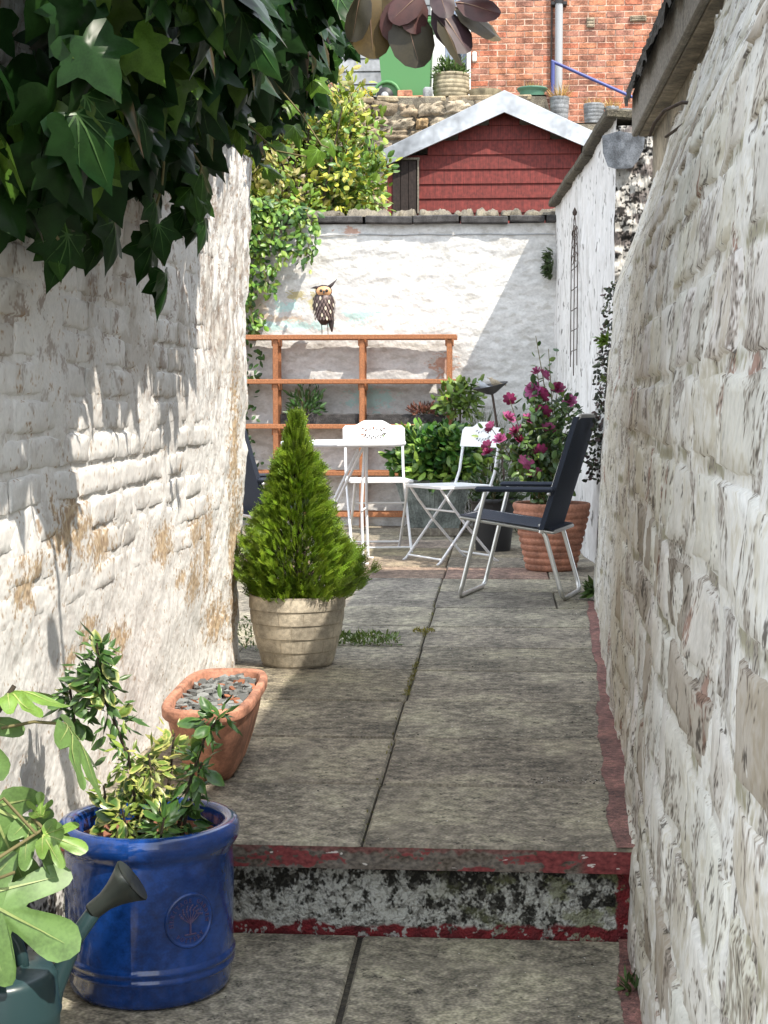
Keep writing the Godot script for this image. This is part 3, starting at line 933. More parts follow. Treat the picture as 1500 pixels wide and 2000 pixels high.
# ---------- outbuilding on the neighbour's side of the right wall
func build_outbuilding() -> void:
	var o := thing("outbuilding", "flat roofed outbuilding with weathered fascia above the right stone wall", "outbuilding")
	var da := 1.4
	var db := 7.52
	var at := func(d: float, off: float, h: float) -> Vector3: return Vector3(0.454 + off, h, -d)
	var b := MB.new()
	b.bar(at.call(da, 0.268, 2.09), at.call(db, 0.268, 2.09), 0.016, 0.4, Vector3.UP)
	part(o, "side_panel", b.mesh(), M.beigeboard)
	b = MB.new()
	b.bar(at.call(da, 0.228, 2.17), at.call(db, 0.228, 2.17), 0.066, 0.028, Vector3.UP)
	part(o, "soffit_board", b.mesh(), M.beigeboard)
	for k in 3:
		var d0 := lerpf(da, db, k / 3.0)
		var d1 := lerpf(da, db, (k + 1) / 3.0)
		b = MB.new()
		b.bar(at.call(d0 + 0.002, 0.178, 2.255), at.call(d1 - 0.002, 0.178, 2.255), 0.03, 0.2, Vector3.UP, 0.006)
		part(o, "fascia_board", b.mesh(), M.fascia)
	# torn felt edge
	b = MB.new()
	b.sheet(240, 6, func(u: float, v: float) -> Vector3:
		var d := lerpf(da, db + 0.02, u)
		var rag := 0.03 * n2(d * 4.0, 3.0) + 0.02 * n2(d * 15.0, 6.0)
		var y := lerpf(2.375, 2.29 + rag, v)
		return Vector3(0.594 - 0.012 * v + 0.008 * n2(d * 9.0, v * 3.0), y, -d))
	part(o, "felt_edge", b.mesh(), M.felt)
	b = MB.new()
	b.sheet(80, 12, func(u: float, v: float) -> Vector3:
		var d := lerpf(da, db + 0.02, u)
		return Vector3(0.594 + v * 2.3, 2.375 + v * 0.25 + 0.006 * n2(d * 6.0, v * 9.0), -d), Vector2.ZERO, Vector2.ONE, true)
	part(o, "roof", b.mesh(), M.felt)
	b = MB.new()
	b.box(Vector3(1.75, 1.0, -4.46), Vector3(1.9, 2.7, 5.9), 0.01)
	b.box(Vector3(0.75 + 0.86, 2.28, -7.49), Vector3(1.74, 0.14, 0.04), 0.005)
	part(o, "walls", b.mesh(), M.beigeboard)
	# iron bracket
	var h := thing("iron_bracket", "bent rusty iron bracket sticking out of the right stone wall", "bracket", Vector3(0, 0, 0))
	var bx := xr(5.3, 1.82)
	b = MB.new()
	b.tube([Vector3(bx + 0.05, 1.86, -5.1), Vector3(bx - 0.0, 1.875, -5.15), Vector3(bx - 0.045, 1.868, -5.25), Vector3(bx - 0.07, 1.84, -5.33), Vector3(bx - 0.08, 1.81, -5.38)], 0.006, 8)
	part(h, "hook", b.mesh(), M.rust)
	b = MB.new()
	b.bar(Vector3(bx + 0.02, 1.805, -5.0), Vector3(bx - 0.03, 1.80, -5.35), 0.012, 0.008)
	part(h, "bar", b.mesh(), M.rust)

# ---------- hillside, rubble wall
func build_hill() -> void:
	var mb := MB.new()
	mb.sheet(60, 40, func(u: float, v: float) -> Vector3:
		var x := lerpf(-60.0, 60.0, pow(u - 0.5, 3.0) * 4.0 + 0.5)
		return Vector3(x, 1.75 + 0.08 * n2(x * 0.6, v * 4.0), lerpf(-12.2, -18.9, v)), Vector2.ZERO, Vector2.ONE, true)
	struct("bank", mb.mesh(), M.earth)
	mb = MB.new()
	mb.sheet(60, 40, func(u: float, v: float) -> Vector3:
		return Vector3(lerpf(-60.0, 0.55, u), 4.44, lerpf(-18.55, -80.0, v)), Vector2.ZERO, Vector2.ONE, true)
	mb.quad_o(Vector3(0.55, 4.12, -18.55), Vector3(60, 4.12, -18.55), Vector3(60, 4.12, -80), Vector3(0.55, 4.12, -80), Vector3.UP)
	mb.quad_o(Vector3(0.55, 4.12, -18.55), Vector3(0.55, 4.12, -80), Vector3(0.55, 4.44, -80), Vector3(0.55, 4.44, -18.55), Vector3.RIGHT)
	struct("upper_yard", mb.mesh(), M.slab)
	mb = MB.new()
	mb.quad_o(Vector3(-60, -0.3, 30), Vector3(60, -0.3, 30), Vector3(60, -0.3, -12.2), Vector3(-60, -0.3, -12.2), Vector3.UP)
	struct("ground", mb.mesh(), M.earth)
	mb = MB.new()
	mb.quad_o(Vector3(-60, -0.3, -12.2), Vector3(60, -0.3, -12.2), Vector3(60, 1.8, -12.22), Vector3(-60, 1.8, -12.22), Vector3(0, 0, 1))
	struct("bank_face", mb.mesh(), M.earth)
	var w := thing("rubble_wall", "rough rubble stone retaining wall between the bush and the shed roof", "wall")
	mb = MB.new()
	mb.sheet(140, 60, func(u: float, v: float) -> Vector3:
		var x := lerpf(-7.0, 5.0, u)
		var y := lerpf(1.6, 4.42 if x < 0.55 else 4.1, v)
		return Vector3(x, y, -18.52 + 0.05 * n2(x * 2.0, y * 2.0)), Vector2.ZERO, Vector2.ONE, true)
	mb.box(Vector3(-3.25, 3.0, -18.85), Vector3(7.5, 2.84, 0.5), 0.03)
	mb.box(Vector3(3.0, 2.85, -18.85), Vector3(5.0, 2.5, 0.5), 0.03)
	part(w, "mortar", mb.mesh(), M.mortarcap)
	var y := 2.75
	while y < 4.33:
		var hgt := minf(rr(0.1, 0.17), 4.40 - y)
		var x := -2.7 + rr(0, 0.2)
		while x < -0.1:
			var len := rr(0.14, 0.34)
			var b := MB.new()
			var sd := rr(0, 99)
			var k := rr(0.7, 1.35)
			b.col = [Color(1, 1, 1), Color(1.2, 1.15, 1.1), Color(0.85, 0.8, 0.75), Color(1.15, 0.95, 0.7), Color(1.5, 1.55, 1.65)][rng.randi() % 5] * k
			b.sheet(9, 7, func(u: float, v: float) -> Vector3:
				var a := u * 2.0 - 1.0
				var c := v * 2.0 - 1.0
				var rim := maxf(absf(a), absf(c))
				var s := 1.04 - 0.16 * absf(a * c) + 0.22 * n2(a * 0.9 + sd, c * 0.9)
				return Vector3(a * len * 0.5 * s, c * hgt * 0.5 * s, 0.05 * (1.0 - pow(rim, 6.0)) + 0.03 * n2(a * 1.6 + sd, c * 1.6) + 0.012 * n2(a * 5.0 + sd, c * 5.0) - 0.02), Vector2.ZERO, Vector2.ONE, true)
			var o := part(w, "rubble_stone", b.mesh(), M.rubble)
			o.position = Vector3(x + len * 0.5, y + hgt * 0.5 + rr(-0.02, 0.02), -18.5)
			o.rotation.z = rr(-0.12, 0.12)
			x += len + rr(0.0, 0.02)
		y += hgt + 0.005
	x_cap(w)
func x_cap(w: Node3D) -> void:
	var x := -2.8
	while x < 0.2:
		var len := rr(0.3, 0.6)
		var b := MB.new()
		b.col = Color(1.0, 0.95, 0.85) * rr(0.8, 1.1)
		b.box(Vector3.ZERO, Vector3(len - 0.02, 0.07, 0.4), 0.015)
		var o := part(w, "cap_stone", b.mesh(), M.rubble)
		o.position = Vector3(x + len * 0.5, 4.405, -18.72)
		o.rotation = Vector3(rr(-0.03, 0.03), rr(-0.05, 0.05), rr(-0.03, 0.03))
		x += len

# ---------- brick house
func build_house() -> void:
	var h := thing("brick_house", "red brick house with white door frame behind the shed", "house")
	var zf := -20.2
	var b := MB.new()
	b.box(Vector3(0.9, 5.3, zf - 0.108), Vector3(2.6, 2.6, 0.24), 0.005)
	part(h, "mortar_wall", b.mesh(), M.mortar)
	b = MB.new()
	b.box(Vector3(-2.35, 5.3, zf - 0.108), Vector3(0.7, 2.6, 0.24), 0.005)
	part(h, "mortar_wall", b.mesh(), M.mortar)
	b = MB.new()
	b.box(Vector3(7.2, 6.5, zf - 0.12), Vector3(10.0, 5.0, 0.24), 0.005)
	b.box(Vector3(-7.7, 6.5, zf - 0.12), Vector3(10.0, 5.0, 0.24), 0.005)
	b.box(Vector3(-0.25, 7.8, zf - 0.12), Vector3(4.9, 2.4, 0.24), 0.005)
	b.box(Vector3(0, 6.0, zf - 4.0), Vector3(24.0, 5.0, 0.24), 0.005)
	part(h, "outer_wall", b.mesh(), M.brick)
	var bm := MB.new()
	bm.box(Vector3.ZERO, Vector3(0.213, 0.063, 0.05), 0.004)
	var bh := MB.new()
	bh.box(Vector3.ZERO, Vector3(0.1, 0.063, 0.05), 0.004)
	var full := []
	var half := []
	var tones := [Color(1, 1, 1), Color(1.15, 1.1, 1.05), Color(0.85, 0.82, 0.85), Color(0.95, 0.75, 0.7), Color(1.1, 1.25, 1.3), Color(0.72, 0.75, 0.85), Color(1.2, 0.95, 0.85)]
	for c in tones:
		for pair in [[full, Vector3(0.213, 0.063, 0.05)], [half, Vector3(0.1, 0.063, 0.05)]]:
			var q := MB.new()
			q.col = c
			q.box(Vector3.ZERO, pair[1], 0.004)
			pair[0].append(q.mesh())
	var y := 4.12
	var row := 0
	while y < 6.12:
		for seg in [[-0.345, 2.1], [-2.45, -2.02]]:
			var x: float = seg[0]
			var first := row % 2 == 1
			while x < seg[1] - 0.05:
				var short: bool = first or x + 0.22 > seg[1]
				first = false
				var w := 0.1 if short else 0.213
				var visible := y > 4.4 or x > 0.5
				if visible:
					var o := part(h, "brick", (half if short else full)[rng.randi() % 7], M.brick)
					o.position = Vector3(x + w * 0.5, y + 0.0315, zf - 0.008 + rr(-0.003, 0.003))
				x += w + 0.011
		y += 0.0745
		row += 1
	# door with frame
	for fr in [[-0.76, 0.18, 4.44, 6.6], [-0.372, 0.05, 4.44, 6.6]]:
		b = MB.new()
		b.box(Vector3(fr[0], (fr[2] + fr[3]) * 0.5, zf + 0.01), Vector3(fr[1], fr[3] - fr[2], 0.09), 0.008)
		part(h, "door_frame", b.mesh(), M.white)
	b = MB.new()
	b.box(Vector3(-0.535, 5.4, zf - 0.06), Vector3(0.27, 1.92, 0.05), 0.004)
	var door := part(h, "door", b.mesh(), M.doorblue)
	for k in 3:
		b = MB.new()
		b.box(Vector3(-0.6 + k * 0.075, 5.55, zf - 0.03), Vector3(0.014, 1.5, 0.012), 0.003)
		part(door, "bead", b.mesh(), M.greypaint)
	# grey boarded lean-to
	for k in 11:
		b = MB.new()
		b.col = Color.WHITE * rr(0.85, 1.1)
		b.box(Vector3.ZERO, Vector3(1.16, 0.158, 0.025), 0.004)
		var o := part(h, "siding_board", b.mesh(), M.siding)
		o.position = Vector3(-1.43, 4.5 + k * 0.16, zf + 0.03)
		o.rotation.x = -0.09
	b = MB.new()
	b.box(Vector3(-1.43, 5.4, zf - 0.05), Vector3(1.18, 2.0, 0.1), 0.004)
	part(h, "lean_to_wall", b.mesh(), M.sheddark)
	# downpipe
	b = MB.new()
	b.tube([Vector3(0.745, 4.1, zf + 0.09), Vector3(0.742, 5.85, zf + 0.09)], 0.048, 12)
	var dp := part(h, "downpipe", b.mesh(), M.greypaint)
	b = MB.new()
	b.tube([Vector3(0.742, 5.84, zf + 0.09), Vector3(0.742, 6.6, zf + 0.09)], 0.057, 12)
	b.box(Vector3(0.742, 5.845, zf + 0.06), Vector3(0.2, 0.05, 0.1), 0.01)
	part(dp, "pipe_collar", b.mesh(), M.black)
	b = MB.new()
	b.bar(Vector3(0.655, 4.9, zf + 0.025), Vector3(0.655, 6.3, zf + 0.025), 0.04, 0.025)
	part(h, "dark_strip", b.mesh(), M.rust)  # dark upright strip on the brickwork left of the downpipe
	for v in [[1.135, 5.62, 0.1, 0.12], [1.72, 5.66, 0.2, 0.07]]:
		b = MB.new()
		b.box(Vector3(v[0], v[1], zf + 0.026), Vector3(v[2], v[3], 0.03), 0.005)
		for k in 3: b.box(Vector3(v[0], v[1] - v[3] * 0.3 + k * v[3] * 0.3, zf + 0.045), Vector3(v[2] * 0.85, v[3] * 0.12, 0.012), 0.002)
		part(h, "air_vent", b.mesh(), M.rubble)
	b = MB.new()
	b.box(Vector3(-0.3, 5.22, zf + 0.04), Vector3(0.055, 0.12, 0.06), 0.012)
	part(h, "outside_light", b.mesh(), M.white)

# ---------- shed
func build_shed() -> void:
	var s := thing("garden_shed", "dark red timber shed with a pale grey pitched roof", "shed")
	var ax := 0.055
	var ay := 3.80
	var sl := 0.47
	var y := 1.75
	while y < 3.55:
		var hw := minf(1.04, (ay - 0.2 - y - 0.06) / sl + 0.04)
		var b := MB.new()
		b.col = Color(1, 1, 1) * rr(0.85, 1.15)
		b.box(Vector3.ZERO, Vector3(hw * 2.0, 0.138, 0.022), 0.004)
		var o := part(s, "cladding_board", b.mesh(), M.shedred)
		o.position = Vector3(ax, y + 0.067, -15.0)
		o.rotation.x = -0.1
		y += 0.134
	var b := MB.new()
	b.box(Vector3(ax, 2.4, -16.1), Vector3(2.04, 1.7, 2.1), 0.01)
	part(s, "shed_body", b.mesh(), M.sheddark)
	b = MB.new()
	b.tri_o(Vector3(ax - 1.02, 3.1, -15.05), Vector3(ax + 1.02, 3.1, -15.05), Vector3(ax, 3.58, -15.05), Vector3(0, 0, 1))
	b.quad_o(Vector3(ax - 1.02, 3.1, -15.05), Vector3(ax + 1.02, 3.1, -15.05), Vector3(ax + 1.02, 1.7, -15.05), Vector3(ax - 1.02, 1.7, -15.05), Vector3(0, 0, 1))
	part(s, "gable_lining", b.mesh(), M.sheddark)
	for k in [-1.0, 1.0]:
		var e := Vector3(ax + k * 1.2, ay - 1.2 * sl, 0)
		var a := Vector3(ax, ay, 0)
		var nrm := Vector3(k * sl, 1, 0).normalized()
		b = MB.new()
		b.bar(a - nrm * 0.03 + Vector3(0, 0, -16.07), e - nrm * 0.03 + Vector3(0, 0, -16.07), 2.4, 0.045, nrm, 0.006)
		part(s, "roof_panel", b.mesh(), M.shedroof)
		b = MB.new()
		b.quad_o(a + Vector3(0, -0.02, -14.83), e + Vector3(0, -0.02, -14.83), e + Vector3(0, -0.17, -14.83), a + Vector3(0, -0.215, -14.83), Vector3(0, 0, 1))
		b.quad_o(a + Vector3(0, -0.02, -14.87), e + Vector3(0, -0.02, -14.87), e + Vector3(0, -0.17, -14.87), a + Vector3(0, -0.215, -14.87), Vector3(0, 0, -1))
		b.quad_o(e + Vector3(0, -0.17, -14.83), a + Vector3(0, -0.215, -14.83), a + Vector3(0, -0.215, -14.87), e + Vector3(0, -0.17, -14.87), Vector3(0, -1, 0))
		b.quad_o(e + Vector3(0, -0.02, -14.83), e + Vector3(0, -0.17, -14.83), e + Vector3(0, -0.17, -14.87), e + Vector3(0, -0.02, -14.87), Vector3(k, 0, 0))
		part(s, "bargeboard", b.mesh(), M.shedroof)
	b = MB.new()
	b.box(Vector3(-0.865, 2.93, -14.955), Vector3(0.23, 0.5, 0.03), 0.004)
	var sh := part(s, "hatch", b.mesh(), M.sheddark)
	for k in 3:
		b = MB.new()
		b.box(Vector3(-0.945 + k * 0.075, 2.93, -14.935), Vector3(0.07, 0.48, 0.012), 0.003)
		part(sh, "hatch_board", b.mesh(), M.sheddark)
	b = MB.new()
	b.box(Vector3(-0.865, 3.185, -14.94), Vector3(0.27, 0.022, 0.05), 0.003)
	b.box(Vector3(-0.742, 2.93, -14.94), Vector3(0.016, 0.5, 0.045), 0.003)
	part(sh, "hatch_frame", b.mesh(), M.greywood)
	b = MB.new()
	b.box(Vector3(-1.0, 2.5, -14.97), Vector3(0.06, 1.5, 0.05), 0.005)
	part(s, "corner_post", b.mesh(), M.shedred)

# ---------- things in the upper yard
const RIB := 0.045
func pot(called: String, label: String, at: Vector3, r: float, h: float, m: Material, prof := [], ribs := 0, group := "", soil := true) -> Node3D:
	var t := thing(called, label, "plant pot", at, 0.0, group)
	var b := MB.new()
	var pr := []
	if prof.is_empty(): prof = [Vector2(0.72, 0.0), Vector2(0.78, 0.25), Vector2(0.86, 0.55), Vector2(0.94, 0.9)]
	pr.append(Vector2(0, 0.0))
	pr.append(Vector2(prof[0].x * r, 0.0))
	if ribs > 0:
		for i in ribs * 6 + 1:
			var v := float(i) / (ribs * 6)
			var rad := lerpf(prof[0].x, prof[-1].x, v)
			for k in prof.size() - 1:
				if v * prof[-1].y >= prof[k].y and v * prof[-1].y <= prof[k + 1].y + 0.001:
					rad = lerpf(prof[k].x, prof[k + 1].x, (v * prof[-1].y - prof[k].y) / (prof[k + 1].y - prof[k].y))
			pr.append(Vector2((rad + RIB * sqrt(absf(sin(v * ribs * PI)))) * r, v * prof[-1].y * h))
	else:
		for q in prof: pr.append(Vector2(q.x * r, q.y * h))
	pr.append_array([Vector2(r * 1.0, h * 0.905), Vector2(r * 1.02, h * 0.95), Vector2(r, h * 0.99), Vector2(r * 0.96, h), Vector2(r * 0.91, h * 0.985), Vector2(r * 0.88, h * 0.86)])
	b.lathe(pr, 40)
	part(t, "pot_body", b.mesh(), m)
	if soil:
		b = MB.new()
		b.lathe([Vector2(r * 0.89, h * 0.88), Vector2(r * 0.5, h * 0.9), Vector2(0, h * 0.91)], 20)
		part(t, "soil", b.mesh(), M.soil)
	return t
func tuft(called: String, label: String, cat: String, at: Vector3, r: float, h: float, n: int, leaf: Mesh, m: Material, c: Color, size: float, up := 0.3, round_ := true, group := "") -> Node3D:
	var t := thing(called, label, cat, at, 0.0, group)
	var tf := []
	var cs := []
	for i in n:
		var dir := rv().normalized()
		dir.y = absf(dir.y)
		var k := pow(rng.randf(), 0.4)
		var p := Vector3(dir.x * r, dir.y * h, dir.z * r) * k * (1.0 + 0.25 * n2(dir.x * 2.0 + at.x * 7.0, dir.z * 2.0 + dir.y))
		tf.append(leaf_tf(p, dir + Vector3(0, up, 0) + rv() * 0.6, rv() + dir, size * rr(0.7, 1.25)))
		cs.append(tint(c, 0.35))
	many(t, "foliage", leaf, m, tf, cs)
	var b := MB.new()
	for i in 5:
		var a := rv() * r * 0.5
		b.tube([Vector3(0, -0.02, 0), Vector3(a.x * 0.5, h * 0.4, a.z * 0.5), Vector3(a.x, h * 0.8, a.z)], 0.006, 5)
	part(t, "stems", b.mesh(), M.twig)
	return t
func plain_leaf(outline: Array, c := Color.WHITE) -> ArrayMesh:
	var mb := MB.new()
	mb.col = c
	var c0 := mb.p(Vector3(0, 0.5, 0.0))
	var n := outline.size()
	var r := []
	for q in outline: r.append(mb.p(Vector3(q.x, q.y, -0.3 * absf(q.x) - 0.15 * q.y * q.y)))
	for i in n: mb.t3(c0, r[i], r[(i + 1) % n])
	return mb.mesh()
func blade_mesh() -> ArrayMesh:
	var mb := MB.new()
	for k in 5:
		var y := k / 4.0
		var w := 0.03 * (1.0 - y) + 0.002
		mb.p(Vector3(-w, y, 0.25 * y * y)); mb.p(Vector3(w, y, 0.25 * y * y))
	for k in 4:
		var a := k * 2
		mb.t3(a, a + 2, a + 3); mb.t3(a, a + 3, a + 1)
	return mb.mesh()

func build_yard_things() -> void:
	var Y := 4.445
	var small := plain_leaf(LANCE)
	# wheelie bin seen from its side
	var w := thing("wheelie_bin", "green wheelie bin standing beside the white door frame", "bin", Vector3(-1.12, Y, -19.35))
	var b := MB.new()
	var lo := [Vector3(-0.24, 0.03, 0.25), Vector3(0.3, 0.03, 0.25), Vector3(0.3, 0.03, -0.25), Vector3(-0.24, 0.03, -0.25)]
	var hi := [Vector3(-0.33, 0.97, 0.29), Vector3(0.33, 0.97, 0.29), Vector3(0.33, 0.97, -0.29), Vector3(-0.33, 0.97, -0.29)]
	for k in 4:
		var j := (k + 1) % 4
		b.quad_o(lo[k], lo[j], hi[j], hi[k], (lo[k] + lo[j]) * Vector3(1, 0, 1))
	b.quad_o(lo[0], lo[1], lo[2], lo[3], Vector3.DOWN)
	b.box(Vector3(0, 0.965, 0), Vector3(0.72, 0.05, 0.64), 0.015)
	part(w, "bin_body", b.mesh(), M.bin)
	b = MB.new()
	b.sheet(14, 6, func(u: float, v: float) -> Vector3: return Vector3(lerpf(-0.36, 0.37, u), 1.0 + 0.07 * sin(u * PI * 0.8 + 0.4), lerpf(-0.31, 0.31, v)))
	b.box(Vector3(0, 1.0, 0), Vector3(0.74, 0.03, 0.62), 0.01)
	part(w, "lid", b.mesh(), M.bin)
	b = MB.new()
	b.tube([Vector3(-0.4, 0.98, -0.2), Vector3(-0.4, 0.98, 0.2)], 0.02, 8)
	part(w, "handle", b.mesh(), M.bin)
	b = MB.new()
	var arch := []
	for k in 9: arch.append(Vector3(-0.2 + 0.15 * cos(k * PI / 8.0), 0.12 + 0.15 * sin(k * PI / 8.0), 0.28))
	b.tube(arch, 0.022, 6)
	part(w, "wheel_arch", b.mesh(), M.bin)
	for z in [-0.26, 0.3]:
		b = MB.new()
		b.tube([Vector3(-0.22, 0.1, z - 0.025), Vector3(-0.22, 0.1, z + 0.025)], 0.1, 20)
		var wh := part(w, "wheel", b.mesh(), M.black)
		b = MB.new()
		b.tube([Vector3(-0.22, 0.1, z - 0.032), Vector3(-0.22, 0.1, z + 0.032)], 0.045, 14)
		part(wh, "hub", b.mesh(), M.greypaint)
	# big stone-coloured pot with clipped shrub
	pot("ringed_pot", "large cream ringed pot by the white door", Vector3(-0.565, Y, -19.3), 0.215, 0.39, M.stonepot, [Vector2(0.74, 0.0), Vector2(0.92, 0.3), Vector2(1.0, 0.6), Vector2(0.95, 0.9)], 7)
	tuft("clipped_shrub", "small rounded green shrub in the cream ringed pot", "shrub", Vector3(-0.565, Y + 0.35, -19.3), 0.2, 0.23, 700, small, M.leaf, Color(0.09, 0.16, 0.04), 0.06)
	# bricks and a stone on the wall top
	for q in [[Vector3(-1.12, Y + 0.038, -19.0), 0.1], [Vector3(-0.96, Y + 0.038, -18.95), -0.2], [Vector3(-1.1, Y + 0.113, -19.0), -0.05]]:
		b = MB.new()
		b.col = Color(1.1, 1.15, 1.1) * rr(0.9, 1.1)
		b.box(Vector3.ZERO, Vector3(0.17, 0.07, 0.1), 0.006)
		var lab: String = "loose orange brick lying on top of two others" if q[0].y > Y + 0.1 else ("loose orange brick under another beside the bin" if q[0].x < -1.1 else "loose orange brick next to the grey stone block")
		var t := thing("loose_brick", lab, "brick", q[0], q[1], "loose bricks by the bin")
		part(t, "brick_block", b.mesh(), M.brick)
	var st := thing("stone_block", "upright grey stone block next to the loose bricks", "stone", Vector3(-0.83, Y + 0.09, -18.98), 0.2)
	b = MB.new()
	b.box(Vector3.ZERO, Vector3(0.11, 0.18, 0.1), 0.02)
	part(st, "block", b.mesh(), M.greypot)
	b = MB.new()
	# shallow bowl
	var bowl := thing("shallow_bowl", "shallow brown bowl beside the cream ringed pot", "bowl", Vector3(-0.16, Y, -19.2))
	b.lathe([Vector2(0, 0), Vector2(0.1, 0), Vector2(0.17, 0.1), Vector2(0.2, 0.17), Vector2(0.19, 0.175), Vector2(0.16, 0.1), Vector2(0, 0.06)], 28)
	part(bowl, "bowl_body", b.mesh(), M.stonepot)
	# green pot and grey ringed pots
	pot("green_pot", "dark green plastic pot above the shed ridge", Vector3(0.4, Y, -19.3), 0.18, 0.215, M.greenpot, [Vector2(0.66, 0.0), Vector2(0.85, 0.8), Vector2(0.9, 0.81), Vector2(0.98, 0.9)])
	var blade := blade_mesh()
	var labs := ["grey ribbed pot beside the blue rail post", "tall grey ribbed pot, largest of the pair on the right", "small grey pot right of the tall ribbed one", "grey pot half hidden by the roof edge on the right"]
	var gp := [[0.725, 4.13, 0.115, 0.42], [1.135, 4.13, 0.125, 0.335], [1.345, 4.13, 0.085, 0.3], [1.51, 4.13, 0.085, 0.27]]
	for i in 4:
		pot("grey_pot", labs[i], Vector3(gp[i][0], gp[i][1], -19.3), gp[i][2], gp[i][3], M.greypot, [Vector2(0.72, 0.0), Vector2(0.9, 0.5), Vector2(0.97, 0.9)], 7, "grey ribbed pots in the upper yard")
	var gl := ["dry golden grass tuft in the pot beside the blue rail", "dry golden grass in the tall grey ribbed pot", "dry golden grass in the small grey pot", "thin dry grass in the dark green pot"]
	var gg := [[0.725, 4.52, 0.17], [1.135, 4.43, 0.1], [1.345, 4.39, 0.12], [0.4, 4.62, 0.1]]
	for i in 4:
		tuft("dry_grass", gl[i], "grass", Vector3(gg[i][0], gg[i][1], -19.3), 0.09, 0.05, 110, blade, M.leaf, Color(0.5, 0.33, 0.12), gg[i][2], 1.2, true, "dry grasses in pots")
	var yf := thing("yellow_flowers", "clump of small yellow flowers beside the bin wheel", "flowers", Vector3(-1.6, Y, -19.1))
	var tf := []
	var cs := []
	for i in 260:
		var a := rv()
		var p := Vector3(a.x * 0.13, 0.05 + absf(a.y) * 0.12, a.z * 0.1)
		var top := rng.randf() < 0.45
		if top: p.y = 0.1 + rr(0, 0.07)
		tf.append(leaf_tf(p, rv() + Vector3.UP * 0.5, rv(), 0.05))
		cs.append(Color(0.75, 0.6, 0.02) if top else tint(Color(0.1, 0.18, 0.04)))
	many(yf, "flower_heads", small, M.leaf, tf, cs)
	tuft("grey_herb", "grey green herb clump left of the yellow flowers", "plant", Vector3(-1.86, Y, -19.05), 0.16, 0.26, 260, small, M.leaf, Color(0.16, 0.2, 0.13), 0.07)
	# blue handrail
	var hr := thing("handrail", "blue metal handrail sloping down in front of the brick house", "handrail")
	b = MB.new()
	b.tube([Vector3(0.66, 4.13, -19.75), Vector3(0.66, 5.06, -19.75)], 0.024, 10)
	part(hr, "post", b.mesh(), M.bluerail)
	b = MB.new()
	b.tube([Vector3(0.64, 5.07, -19.75), Vector3(2.3, 4.32, -19.75)], 0.02, 10)
	part(hr, "rail", b.mesh(), M.bluerail)
	b = MB.new()
	b.tube([Vector3(2.26, 4.13, -19.75), Vector3(2.26, 4.36, -19.75)], 0.024, 10)
	part(hr, "post", b.mesh(), M.bluerail)

